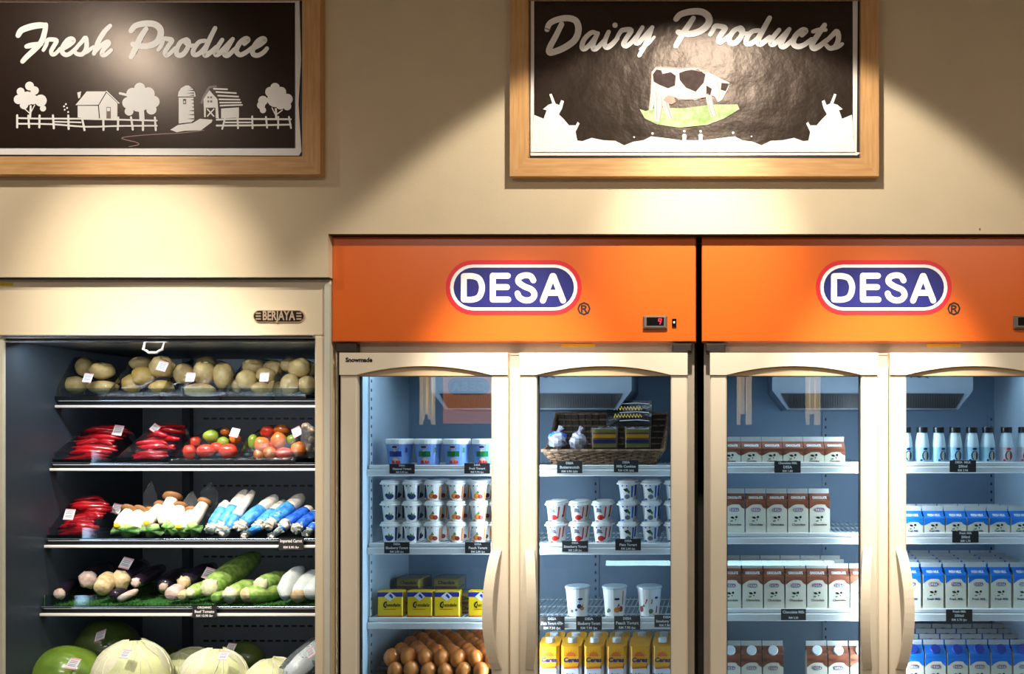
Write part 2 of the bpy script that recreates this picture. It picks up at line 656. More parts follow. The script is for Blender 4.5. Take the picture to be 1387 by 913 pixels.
XL, XR, ZT = -5.0, 4.2, 3.15
COOL_L, COOL_R = P(-14, 0, WALL_Y).x, P(444.5, 0, WALL_Y).x
COOL_T = P(0, 375.5, WALL_Y).z
FRG_R = 1.112
FRG_T = P(0, 317, WALL_Y).z
w = MB()
w.box(XL, COOL_L, WALL_Y, 0.12, 0, ZT)
w.box(COOL_L, COOL_R, WALL_Y, 0.12, COOL_T, ZT)
w.box(COOL_R, FRG_R, WALL_Y, 0.12, FRG_T, ZT)
w.box(FRG_R, XR, WALL_Y, 0.12, 0, ZT)
wall = struct('wall_back', w, 'wall_paint')
part('wall_scratch', MB().box(*[P(1326.5, 0, WALL_Y).x, P(1327.6, 0, WALL_Y).x], WALL_Y - 0.001, WALL_Y, P(0, 312, WALL_Y).z, P(0, 309, WALL_Y).z), MATS['ink_black'], wall)
part('reveal_shade', MB().box(COOL_R, FRG_R, WALL_Y + 0.001, 0.10, FRG_T - 0.0015, FRG_T + 0.001), MATS['gasket'], wall)  # dark strip standing in for shade on the opening's top reveal
part('reveal_shade', MB().box(COOL_L, COOL_R, WALL_Y + 0.001, 0.10, COOL_T - 0.0015, COOL_T + 0.001), MATS['gasket'], wall)  # same painted shade above the cooler opening
struct('wall_alcove', MB().box(COOL_L - 0.1, FRG_R + 0.1, 0.86, 0.90, 0, ZT).box(COOL_L - 0.1, COOL_L - 0.06, 0.12, 0.86, 0, ZT)
       .box(FRG_R + 0.06, FRG_R + 0.1, 0.12, 0.86, 0, ZT).box(COOL_L - 0.1, FRG_R + 0.1, 0.12, 0.9, 2.6, 2.64), 'alcove_dark')
struct('floor', MB().box(XL, XR, -7.0, 0.9, -0.05, 0), 'floor_tile')
struct('ceiling', MB().box(XL, XR, -7.0, 0.12, ZT, ZT + 0.05), 'ceiling_paint')
struct('wall_front', MB().box(XL, XR, -7.05, -7.0, 0, ZT), 'shop_dark')
struct('wall_left', MB().box(XL - 0.05, XL, -7.0, 0.12, 0, ZT), 'shop_dark')
struct('wall_right', MB().box(XR, XR + 0.05, -7.0, 0.12, 0, ZT), 'wall_paint')

# ================================================================== FRAMED SIGNS
FR_Y, PO_Y = -0.066, -0.040     # frame front, poster sheet


def xz(px, py, Y=PO_Y):
    p = P(px, py, Y)
    return (p.x, p.z)


def rail(parent, c, length, width, ang, name='frame_rail'):
    """Mitred frame rail, grain along its length."""
    h = width
    mb = MB()
    a = length / 2
    f0, f1 = -0.018, 0.018
    poly = [(-a, 0), (a, 0), (a - h, h), (-a + h, h)]
    mb.prism(poly, f0, f1)
    me = mb.mesh(name, MATS['oak'])
    o = link(name, me, parent, Vector(c) - ORG[parent.name], (0, ang, 0))
    return o


def framed_sign(name, label, x0, y0, x1, y1, sheet, border, lining):
    """x0..y1: outer frame outline in photo pixels at the frame front."""
    a, b = P(x0, y1, FR_Y), P(x1, y0, FR_Y)
    t = thing(name, label, 'sign', ((a.x + b.x) / 2, WALL_Y, a.z))
    W, H = b.x - a.x, b.z - a.z
    wd = 0.055
    ym = (FR_Y + WALL_Y) / 2
    xm, zm = (a.x + b.x) / 2, (a.z + b.z) / 2
    rail(t, (xm, ym, a.z), W, wd, 0)
    rail(t, (xm, ym, b.z), W, wd, math.pi)
    rail(t, (a.x, ym, zm), H, wd, math.pi / 2)
    rail(t, (b.x, ym, zm), H, wd, -math.pi / 2)
    part('backing', MB().box(a.x + wd * 0.8, b.x - wd * 0.8, WALL_Y - 0.006, WALL_Y, a.z + wd * 0.8, b.z - wd * 0.8), MATS['poster_black'], t)
    s = [xz(px, py) for px, py in sheet]
    bd = part('poster_border', MB().prism(s, PO_Y + 0.0015, PO_Y + 0.003), MATS['poster_white'], t)
    return t, bd


# ---- the produce sign
t1, bd1 = framed_sign('produce_sign', 'oak framed sign reading Fresh Produce above the open produce cooler', -68, -29, 433.5, 236,
                      [(-40, 209), (404.5, 210.5), (408, 205), (404, 140), (407.5, 80), (405, -3), (-40, -3)], 0, 0)
post1 = part('poster', MB().flat([xz(-33, 200.5), xz(399.5, 200.5), xz(399.5, 3.5), xz(-33, 3.5)], PO_Y), MATS['poster_dark'], t1)


def tr(ox, oy, sc, pts, Y=PO_Y):
    return [xz(ox + x / sc, oy + y / sc, Y) for x, y in pts]


def letter(parent, strokes, ox, oy, sc, y, mat, dots=()):
    mb = MB()
    for wd, pts in strokes:
        mb.stroke(tr(ox, oy, sc, pts), 1.16 * wd / sc / ppm(PO_Y), y, 5, taper=lambda t: 0.86 + 0.2 * math.sin(t * math.pi))
    for x, y2, r in dots:
        p = tr(ox, oy, sc, [(x, y2)])[0]
        mb.disc(p[0], p[1], r / sc / ppm(PO_Y), y)
    return part('letter', mb, MATS[mat], parent)


y1 = PO_Y - 0.0006
A = (10, 20, 7.3)
fresh = [
    [(52, [(108, 205), (140, 155), (230, 120), (320, 105), (375, 108)]), (46, [(382, 100), (372, 165), (340, 265), (270, 345), (195, 415), (152, 462)]),
     (44, [(190, 315), (245, 302), (335, 292)])],
    [(36, [(358, 350), (385, 300), (400, 252), (435, 245), (488, 256), (462, 310), (436, 358), (446, 393), (482, 382), (525, 335)])],
    [(40, [(535, 345), (600, 310), (655, 262), (635, 238), (595, 255), (552, 315), (545, 370), (580, 397), (625, 382), (690, 325)])],
    [(38, [(685, 325), (740, 265), (775, 228), (786, 292), (775, 352), (738, 392), (690, 388), (668, 368)]), (32, [(738, 392), (795, 362), (852, 318)])],
    [(42, [(1018, 110), (960, 170), (900, 270), (858, 385)]), (38, [(862, 375), (930, 305), (988, 268), (1003, 290), (950, 350), (938, 394), (975, 396), (1028, 350)])],
]
for L_ in fresh:
    letter(post1, L_, *A, y1, 'print_light')
B = (160, 20, 6.305)
produce = [
    [(46, [(112, 138), (150, 95), (230, 76), (310, 82), (360, 122), (362, 182), (326, 240), (255, 268), (180, 268), (128, 252)]), (42, [(240, 122), (190, 200), (148, 292), (112, 362)])],
    [(34, [(345, 300), (375, 252), (388, 208), (425, 208), (462, 220), (430, 270), (402, 318), (412, 348), (442, 334), (490, 286)])],
    [(36, [(585, 210), (535, 235), (500, 300), (508, 342), (550, 342), (592, 290), (604, 232), (585, 210)]), (30, [(560, 230), (610, 262), (650, 262)])],
    [(34, [(745, 222), (692, 234), (648, 292), (644, 336), (684, 338), (740, 284), (792, 200)]), (38, [(830, 115), (785, 205), (742, 305), (746, 346), (786, 326), (842, 276)])],
    [(36, [(890, 215), (850, 278), (830, 330), (856, 338), (912, 282), (980, 208)]), (36, [(980, 208), (932, 290), (908, 334), (938, 348), (1004, 288)])],
    [(36, [(1078, 250), (1112, 216), (1090, 204), (1042, 240), (1010, 305), (1040, 343), (1090, 324), (1148, 280)])],
    [(36, [(1150, 292), (1212, 258), (1254, 220), (1236, 204), (1194, 228), (1152, 292), (1154, 336), (1192, 348), (1240, 324), (1272, 288)])],
]
for L_ in produce:
    letter(post1, L_, *B, y1, 'print_light')


def art(parent, name, mb, mats):
    return part(name, mb, [MATS[m] for m in mats] if isinstance(mats, (list, tuple)) else MATS[mats], parent)


C5, C6 = (10, 100, 6.605), (220, 100, 6.09)
k5, k6 = 1 / 6.605 / ppm(PO_Y), 1 / 6.09 / ppm(PO_Y)
y2 = y1 - 0.0004


def printed_tree(cs, trunk, C, k):
    mb = MB()
    for x, y, r in cs:
        p = tr(*C, [(x, y)])[0]
        mb.disc(p[0], p[1], r * k, y1, 16)
    for wd, pts in trunk:
        mb.stroke(tr(*C, pts), wd * k, y1, 0)
    art(post1, 'printed_tree', mb, 'print_light')


printed_tree([(200, 110, 40), (120, 160, 36), (245, 150, 38), (100, 230, 42), (180, 220, 62), (150, 280, 38), (300, 240, 54), (320, 310, 28), (230, 230, 45)],
             [(18, [(205, 388), (210, 290)]), (9, [(202, 355), (158, 315)]), (9, [(212, 345), (246, 280)])], C5, k5)
printed_tree([(1185, 130, 50), (1120, 180, 55), (1260, 180, 60), (1080, 260, 52), (1180, 250, 92), (1310, 250, 54), (1090, 335, 40), (1290, 320, 46)],
             [(22, [(1008, 175), (1070, 190)]), (46, [(1206, 405), (1200, 320)])], C5, k5)
printed_tree([(930, 115, 40), (890, 150, 42), (980, 150, 42), (1030, 210, 46), (930, 210, 66), (1030, 268, 34), (830, 222, 40), (815, 260, 34), (830, 300, 26), (975, 255, 40)],
             [(18, [(940, 368), (936, 290)]), (9, [(936, 345), (905, 282)]), (9, [(944, 335), (990, 300)])], C6, k6)
mb = MB()
for pl in ([(610, 280), (710, 158), (885, 158), (815, 278)], [(820, 283), (888, 170), (985, 262), (985, 408), (830, 408)], [(630, 287), (812, 287), (822, 406), (630, 392)],
           [(626, 168), (662, 158), (652, 212), (636, 222)]):
    mb.flat(tr(*C5, pl), y1)
mb.stroke(tr(*C5, [(888, 156), (1000, 264)]), 9 * k5, y1, 0)
mb.m(1).flat(tr(*C5, [(888, 298), (926, 298), (926, 404), (888, 404)]), y2)
mb.m(0).flat(tr(*C5, [(893, 304), (921, 304), (921, 336), (893, 336)]), y2 - 0.0003)
art(post1, 'printed_house', mb, ['print_light', 'print_brown'])
mb = MB()
for x, y in ((525, 272), (508, 292), (535, 306), (514, 322), (545, 342)):
    p = tr(*C5, [(x, y)])[0]
    mb.disc(p[0], p[1], 9 * k5, y1, 8)
art(post1, 'printed_wheat', mb, 'print_light')


def printed_fence(posts, rails, C, k, wp):
    mb = MB()
    for a, b in posts:
        mb.stroke(tr(*C, [a, b]), wp * k, y2, 0)
    for wd, pts in rails:
        mb.stroke(tr(*C, pts), wd * k, y2 - 0.0002, 3)
    art(post1, 'printed_fence', mb, 'print_light')


printed_fence([((90, 372), (90, 480)), ((190, 375), (196, 480)), ((290, 374), (288, 480)), ((410, 374), (418, 488)), ((547, 374), (550, 494)), ((667, 378), (692, 505)),
               ((860, 396), (862, 503)), ((994, 392), (990, 500)), ((1108, 390), (1125, 500)), ((1215, 400), (1215, 504)), ((1322, 392), (1330, 505))],
              [(15, [(90, 397), (290, 402), (660, 404), (1340, 420)]), (15, [(90, 448), (400, 452), (700, 475), (1000, 468), (1340, 466)]), (13, [(420, 430), (660, 436)])], C5, k5, 19)
printed_fence([((520, 355), (495, 455)), ((620, 348), (625, 450)), ((742, 352), (745, 450)), ((855, 356), (865, 445)), ((957, 356), (955, 450)), ((1045, 356), (1062, 448))],
              [(15, [(450, 380), (640, 374), (1060, 376)]), (15, [(450, 428), (760, 426), (1060, 420)]), (13, [(520, 402), (735, 402)])], C6, k6, 15)
mb = MB()
mb.flat(tr(*C6, [(135, 196), (258, 196), (264, 380), (240, 400), (135, 410)]), y1)
mb.flat(tr(*C6, [(128, 188), (134, 150), (155, 118), (190, 98), (215, 96), (250, 120), (270, 155), (276, 188)]), y1)
mb.m(1)
for zy, ln in ((118, 40), (138, 55), (160, 65), (178, 45), (215, 30), (245, 24), (275, 22), (305, 45), (338, 50), (372, 60)):
    mb.flat(tr(*C6, [(262, zy - 5), (262 - ln, zy), (262, zy + 5)]), y2)
mb.flat(tr(*C6, [(172, 208), (196, 208), (196, 250), (172, 250)]), y2)
mb.m(0).flat(tr(*C6, [(177, 224), (191, 224), (191, 244), (177, 244)]), y2 - 0.0003)
art(post1, 'printed_silo', mb, ['print_light', 'poster_black'])
mb = MB()
mb.flat(tr(*C6, [(340, 210), (388, 136), (455, 210), (466, 370), (440, 366), (438, 280), (360, 280), (358, 358), (345, 358)]), y1)
mb.flat(tr(*C6, [(485, 287), (632, 277), (632, 362), (485, 368)]), y1)
for q in ([(425, 124), (535, 128)], [(445, 150), (608, 160)], [(460, 180), (626, 189)], [(470, 211), (638, 214)], [(476, 238), (648, 237)], [(480, 263), (658, 257)]):
    mb.stroke(tr(*C6, q), 13 * k6, y1, 0)
for q in ([(372, 292), (425, 350)], [(425, 292), (372, 350)]):
    mb.stroke(tr(*C6, q), 11 * k6, y1, 0)
mb.m(1)
for x, y in ((380, 195), (403, 195), (380, 228), (403, 228)):
    mb.flat(tr(*C6, [(x - 7, y - 8), (x + 7, y - 8), (x + 7, y + 8), (x - 7, y + 8)]), y2)
mb.stroke(tr(*C6, [(325, 238), (345, 185), (388, 112), (440, 105)]), 20 * k6, y1 + 0.0002, 0)
art(post1, 'printed_barn', mb, ['print_light', 'print_brown'])
mb = MB()
mb.flat(tr(*C6, [(65, 462), (130, 422), (250, 406), (310, 371), (415, 379), (405, 402), (320, 466), (180, 471), (120, 482)]), y1)
art(post1, 'printed_path', mb, 'print_light')
mb = MB()
mb.stroke(tr(*C5, [(1760, 505), (1560, 530), (1387, 538), (1150, 555), (1022, 577), (1150, 612), (1176, 635), (1090, 652)]), 8 * k5, y1, 5)
art(post1, 'printed_trail', mb, 'print_line')

# ---- the dairy sign
t2, bd2 = framed_sign('dairy_sign', 'oak framed sign reading Dairy Products with a black and white cow', 690.5, -29, 1190.5, 238.5,
                      [(718.5, 210.5), (1161, 210), (1166, 206.5), (1160.5, 206), (1162, -3), (718.5, -3)], 0, 0)
# the sheet itself is buckled: a grid mesh with shallow waves
mb = MB()
NX, NZ = 60, 30
xa, za = xz(723.5, 205.5)
xb, zb = xz(1155, 1.5)
for j in range(NZ + 1):
    for i in range(NX + 1):
        u, v = i / NX, j / NZ
        e = min(u, 1 - u, v, 1 - v)
        d = 0.0016 * mnoise.noise(Vector((u * 9 + v * 5, v * 9 - u * 3, 0.3))) * min(1, e * 8)
        mb.v.append((xa + (xb - xa) * u, PO_Y + d * 0.6, za + (zb - za) * v))
for j in range(NZ):
    for i in range(NX):
        a = j * (NX + 1) + i
        mb.f.append([a, a + 1, a + NX + 2, a + NX + 1])
        mb.mi.append(0)
post2 = part('poster', mb, MATS['poster_wavy'], t2, smooth=True)
yd = PO_Y - 0.0018
D3, D4 = (725, 10, 6.03), (920, 10, 5.78)
dairy = [
    [(44, [(98, 182), (118, 135), (175, 104), (262, 90), (332, 112), (354, 182), (328, 262), (258, 320), (172, 360), (116, 370), (124, 320), (168, 238), (216, 140)])],
    [(34, [(506, 215), (460, 208), (402, 262), (382, 322), (402, 342), (452, 300), (512, 214)]), (34, [(512, 214), (474, 302), (478, 342), (512, 328), (566, 270)])],
    [(36, [(600, 202), (566, 288), (582, 328), (622, 308), (672, 255)])],
    [(34, [(668, 250), (698, 200), (722, 186), (785, 188), (748, 250), (722, 300), (742, 318), (782, 292), (826, 240)])],
    [(34, [(876, 165), (832, 240), (818, 282), (842, 292), (892, 240), (956, 165)]), (32, [(956, 165), (912, 280), (850, 395)]), (24, [(858, 345), (920, 300), (972, 245)])],
]
for i, L_ in enumerate(dairy):
    letter(post2, L_, *D3, yd, 'print_light', dots=[(652, 148, 22)] if i == 2 else ())
letter(post2, [(46, [(1150, 98), (1190, 58), (1280, 36), (1360, 40), (1412, 76), (1416, 130), (1360, 188), (1275, 218), (1200, 214), (1168, 205)]), (40, [(1292, 90), (1205, 220), (1148, 318)])],
       *D3, yd, 'print_light')
DP = (1030 - 1042.8 + 920, 10, 5.78)
products = [
    [(34, [(242, 215), (265, 180), (282, 150), (318, 150), (362, 165), (330, 210), (308, 255), (318, 276), (346, 262), (392, 222)])],
    [(36, [(480, 160), (430, 184), (392, 240), (400, 278), (440, 278), (482, 232), (496, 182), (480, 160)]), (28, [(470, 180), (505, 206), (545, 206)])],
    [(34, [(622, 182), (570, 192), (530, 240), (524, 282), (562, 284), (618, 240), (668, 160)]), (38, [(708, 84), (664, 165), (618, 252), (628, 288), (664, 272), (708, 236)])],
    [(34, [(782, 178), (734, 238), (716, 284), (742, 288), (800, 238), (862, 172)]), (34, [(862, 172), (812, 258), (794, 298), (824, 308), (890, 252)])],
    [(36, [(960, 220), (992, 186), (962, 180), (908, 228), (892, 284), (922, 308), (972, 298), (1036, 252)])],
    [(38, [(1138, 140), (1090, 210), (1040, 290), (1054, 322), (1092, 308), (1156, 258)]), (30, [(1046, 192), (1098, 178), (1146, 178)])],
    [(34, [(1150, 268), (1200, 218), (1235, 190), (1246, 250), (1220, 308), (1180, 322), (1152, 300)]), (28, [(1195, 325), (1240, 312), (1276, 288)])],
]
for L_ in products:
    letter(post2, L_, *D4, yd, 'print_light')
K2 = (680, 0, 2.667)
mb = MB()
mb.flat(tr(*K2, [(497, 395), (520, 402), (560, 388), (650, 392), (760, 378), (850, 378), (858, 395), (800, 430), (740, 452), (640, 462), (560, 450), (515, 428)]), yd)
art(post2, 'printed_meadow', mb, 'grass_print')
mb = MB()
mb.flat(tr(*K2, [(540, 262), (556, 243), (600, 243), (650, 246), (700, 247), (745, 262), (790, 285), (822, 300), (815, 325), (795, 362), (780, 370), (768, 350), (757, 345), (772, 420),
                 (755, 424), (742, 380), (736, 352), (700, 362), (640, 362), (612, 348), (603, 380), (618, 428), (600, 432), (578, 380), (568, 440), (550, 440), (549, 375), (543, 400), (530, 398), (537, 330)]), yd - 0.0004)
mb.m(1)
for pl in ([(545, 270), (558, 252), (575, 255), (580, 268), (610, 262), (628, 275), (625, 310), (600, 320), (570, 308), (548, 296)],
           [(640, 265), (665, 256), (710, 252), (735, 270), (728, 300), (700, 332), (665, 318), (642, 290)],
           [(793, 300), (820, 304), (808, 330), (790, 325)], [(738, 310), (758, 322), (752, 345), (738, 340)]):
    mb.flat(tr(*K2, pl), yd - 0.0008)
mb.m(2)
mb.flat(tr(*K2, [(582, 362), (600, 345), (622, 352), (628, 370), (612, 378), (598, 372)]), yd - 0.0008)
for q in ([(541, 264), (538, 330), (533, 394)], [(556, 335), (560, 380), (558, 432)], [(575, 350), (578, 385), (570, 435)], [(590, 350), (598, 385), (612, 425)], [(744, 340), (748, 385), (760, 420)],
          [(757, 345), (762, 380), (772, 418)], [(612, 348), (660, 361), (736, 352)], [(778, 300), (785, 335), (780, 366)], [(556, 246), (640, 247), (740, 262)]):
    mb.stroke(tr(*K2, q), 2.6 / 2.667 / ppm(PO_Y), yd - 0.0010, 4)
art(post2, 'printed_cow', mb, ['cow_white', 'cow_dark', 'cow_pink'])
S7 = (680, 80, 4.954)
half = [(214, 375), (280, 402), (300, 345), (275, 338), (312, 308), (338, 300), (318, 238), (334, 234), (360, 300), (384, 310), (398, 276), (416, 284), (404, 332), (382, 372),
        (420, 410), (450, 446), (494, 446), (508, 422), (521, 434), (494, 490), (506, 548), (540, 552), (602, 530), (680, 546), (760, 550), (820, 580), (880, 556), (950, 546), (1000, 520), (1100, 532), (1200, 546)]
lp = [(680 + x / 4.954, 80 + y / 4.954) for x, y in half]
pts = [(719.5, 206)] + lp + [(1877 - x, y) for x, y in lp[::-1]] + [(1158, 206)]
mb = MB()
mb.flat([xz(x, y) for x, y in pts], yd)
for x, y, r in ((859, 186, 1.3), (884, 181, 1.7), (927, 178, 1.7), (949, 178, 1.7), (993, 180, 1.7), (1018, 185, 1.2), (927, 184.5, 3.2), (949, 184.5, 3.2)):
    p = xz(x, y)
    mb.disc(p[0], p[1], r / ppm(PO_Y), yd, 10)
for x in (927, 949):
    p, q = xz(x - 2.4, 190), xz(x + 2.4, 184)
    mb.flat([(p[0], p[1]), (q[0], p[1]), (q[0], q[1]), (p[0], q[1])], yd - 0.0002)
art(post2, 'printed_milk_splash', mb, 'print_light')

# ================================================================== OPEN PRODUCE COOLER
CL = P(-14, 0, 0.0).x + 0.002          # outer left
CR = COOL_R - 0.004                    # outer right
CI_L, CI_R = P(5, 0, 0.0).x, P(426, 0, 0.0).x
Z = lambda py, Y=0.0: P(0, py, Y).z
X = lambda px, Y=0.0: P(px, 0, Y).x
cooler = thing('open_produce_cooler', 'cream open-front produce cooler with dark interior and four shelves', 'cooler', ((CL + CR) / 2, 0.35, 0))
part('header_panel', MB().rbox(CL, CR, 0.0, 0.30, Z(455), Z(377.5), 0.004), MATS['cooler_cream'], cooler)
part('side_post', MB().rbox(CI_R, CR, 0.0, 0.06, 0.02, Z(455), 0.004), MATS['cooler_cream'], cooler)
part('post_edge', MB().xprism([(-0.008, 0.02), (0.05, 0.02), (0.05, Z(385)), (-0.008, Z(385))], CR - 0.017, CR - 0.0005), MATS['cooler_edge'], cooler)
part('side_post', MB().rbox(CL, CI_L, 0.0, 0.06, 0.02, Z(455), 0.004), MATS['cooler_edge'], cooler)
part('top_rail', MB().rbox(CI_L - 0.02, CI_R, -0.006, 0.03, Z(458.5), Z(453.5), 0.003), MATS['chrome'], cooler)
part('top_rail', MB().rbox(CI_L - 0.02, CI_R, 0.004, 0.03, Z(463.5), Z(460.5), 0.002), MATS['chrome'], cooler)
part('rail_groove', MB().box(CI_L - 0.02, CI_R, 0.012, 0.03, Z(461), Z(458)), MATS['cooler_black'], cooler)
part('liner_side', MB().box(CI_L - 0.03, CI_L + 0.001, 0.008, 0.75, 0.30, Z(455)), MATS['cooler_liner'], cooler)
part('liner_side', MB().box(CI_R, CI_R + 0.03, 0.06, 0.75, 0.30, Z(455)), MATS['cooler_liner'], cooler)
part('liner_top', MB().box(CI_L, CI_R, 0.03, 0.75, Z(462), Z(456)), MATS['cooler_liner'], cooler)
CB = 0.70
back = part('liner_back', MB().box(CI_L, CI_R, CB, CB + 0.03, 0.30, Z(460)), MATS['cooler_back'], cooler)
sl = MB()
for py in (567, 658, 754, 848, 868):
    z = Z(py, CB)
    x = CI_L + 0.24
    while x < CI_R - 0.02:
        sl.box(x, x + 0.020, CB - 0.0015, CB + 0.001, z - 0.004, z + 0.004)
        x += 0.0313
part('air_slots', sl, MATS['cooler_black'], back, kind='stuff')
part('shelf_upright', MB().box(CI_L + 0.17, CI_L + 0.20, CB - 0.025, CB, 0.3, Z(470, CB)), MATS['cooler_liner'], cooler)
part('shelf_upright', MB().box(CI_R - 0.05, CI_R - 0.02, CB - 0.025, CB, 0.3, Z(470, CB)), MATS['cooler_liner'], cooler)
part('base_cabinet', MB().box(CL, CR, 0.04, 0.78, 0.0, 0.30), MATS['cooler_cream'], cooler)
part('kick_plate', MB().box(CL + 0.02, CR - 0.02, 0.03, 0.05, 0.02, 0.12), MATS['cooler_black'], cooler)
part('back_shell', MB().box(CL, CR, 0.75, 0.80, 0.0, Z(378)), MATS['cooler_cream'], cooler)
# shelves: front edge depth grows towards the bottom
SHELF = []
for name_i, (pt, pm, pb, Yf) in enumerate([(540, 543.5, 552.5, 0.225), (626.5, 630, 638, 0.20), (729.5, 733, 742, 0.175), (821.5, 825, 834.5, 0.155)]):
    zt, zm, zb = Z(pt, Yf), Z(pm, Yf), Z(pb, Yf)
    SHELF.append((zt, Yf))
    sh = part('shelf', MB().box(CI_L + 0.004, CI_R - 0.004, Yf + 0.01, CB - 0.02, zt - 0.018, zt - 0.006), MATS['cooler_black'], cooler)
    part('front_rail', MB().rbox(CI_L + 0.004, CI_R - 0.002, Yf, Yf + 0.012, zm, zt, 0.002), MATS['chrome'], sh)
    part('rail_groove', MB().box(CI_L + 0.004, CI_R - 0.002, Yf + 0.006, Yf + 0.012, zb + 0.008, zm), MATS['cooler_black'], sh)
    part('price_channel', MB().rbox(CI_L + 0.002, CI_R - 0.002, Yf - 0.006, Yf + 0.012, zb, zb + 0.009, 0.002), MATS['channel_white'], sh)
    part('fence', MB().box(CI_L + 0.012, CI_R - 0.004, Yf + 0.004, Yf + 0.007, zt, zt + 0.036), MATS['acrylic'], sh)
for (zz_, yy_) in SHELF:
    area('cooler_shelf_fill', ((CI_L + CI_R) / 2, yy_ + 0.03, zz_ - 0.034), ((CI_L + CI_R) / 2, 0.62, zz_ - 0.20), 0.20, 0.95, 0.01, (0.84, 0.93, 1.0))  # fill lights added below the shelves to lift the dark cooler back
ZS = [s[0] - 0.006 for s in SHELF]      # shelf tops
DECK_Z = 0.50
dk = part('bottom_deck', MB().box(CI_L, CI_R, 0.06, CB, DECK_Z - 0.02, DECK_Z), MATS['cooler_liner'], cooler)
part('front_lip', MB().rbox(CI_L, CI_R, 0.03, 0.06, 0.30, DECK_Z + 0.005, 0.004), MATS['cooler_cream'], cooler)
# pull-down blind handle
hz, hx = Z(470, 0.0), X(207)
part('blind_handle', MB().tube([(hx - 0.030, 0.01, hz + 0.018), (hx - 0.030, 0.0, hz - 0.008), (hx - 0.020, 0.0, hz - 0.012), (hx - 0.013, 0.0, hz - 0.018), (hx + 0.013, 0.0, hz - 0.018),
                               (hx + 0.020, 0.0, hz - 0.012), (hx + 0.030, 0.0, hz - 0.008), (hx + 0.030, 0.01, hz + 0.018), (hx - 0.030, 0.01, hz + 0.018)], 0.004, 8), MATS['cup_white'], cooler, smooth=True)
# canopy lamp inside the cooler
area('cooler_lamp', ((CI_L + CI_R) / 2, 0.05, Z(464.5)), ((CI_L + CI_R) / 2, 0.32, 0.9), 3.2, 0.9, 0.02, (0.84, 0.93, 1.0))
# brand badge
bx, bz = X(378.5), Z(428.5)
pill = lambda hw, hh, cx, cz, n=10: [(cx + (hw - hh) + hh * math.cos(a), cz + hh * math.sin(a)) for a in [math.pi / 2 - math.pi * i / n for i in range(n + 1)]] + \
    [(cx - (hw - hh) + hh * math.cos(a), cz + hh * math.sin(a)) for a in [-math.pi / 2 - math.pi * i / n for i in range(n + 1)]]
bd = part('badge', MB().prism(pill(0.0815, 0.0195, bx, bz)[::-1], -0.004, 0.0), MATS['brass_light'], cooler)
part('badge_field', MB().prism(pill(0.078, 0.0165, bx, bz)[::-1], -0.0052, -0.003), MATS['brass_dark'], bd)
tm = MB()
text_into(tm, 'BERJAYA', 0.040, bx, -0.0058, bz, 0.0012, 0, 0.66)
part('badge_lettering', tm, MATS['brass_light'], bd)
for sx in (-1, 1):
    for dz in (-0.009, 0, 0.009):
        part('badge_stripe', MB().box(bx + sx * 0.064 - 0.008, bx + sx * 0.064 + 0.008, -0.0058, -0.004, bz + dz - 0.0022, bz + dz + 0.0022), MATS['brass_light'], bd)
part('yellow_label', MB().box(X(-12), X(18), -0.0008, 0.001, Z(387), Z(383)), MATS['sticker_yellow'], cooler)

# ================================================================== GLASS DOOR FRIDGES
LG = (600, 345, 6.935)


def logo_parts(parent, cx, cz, s, y, small=False):
    """Pill-shaped logo: red rim, white line, blue field, rounded white letters."""
    k = s / 6.935
    q = lambda pts: [(cx + (x - 661) * k, cz - (y_ - 311) * k) for x, y_ in pts]
    mb = MB()
    seg = 5 if small else 14
    for m_, hw, hh, dy in ((0, 639, 257, 0), (1, 598, 215, 1), (2, 565, 187, 2)):
        mb.m(m_).flat(pill(hw * k, hh * k, cx, cz, seg), y - dy * 0.0004)
    mb.m(1)
    w_ = 56 * k
    yy = y - 0.0014
    sm = 2 if small else 5
    for pts, so in (([(193, 205), (193, 425)], 0), ([(193, 205), (275, 205), (338, 232), (364, 312), (338, 396), (275, 425), (193, 425)], sm),
                    ([(465, 200), (465, 425)], 0), ([(465, 202), (606, 202)], 0), ([(465, 308), (598, 308)], 0), ([(465, 425), (610, 425)], 0),
                    ([(846, 245), (822, 207), (770, 197), (718, 215), (705, 258), (758, 300), (830, 332), (856, 380), (826, 424), (768, 432), (716, 406), (697, 368)], sm),
                    ([(935, 435), (1026, 203)], 0), ([(1034, 203), (1125, 435)], 0), ([(985, 362), (1080, 362)], 0)):
        mb.stroke(q(pts), w_, yy, so)
    return mb


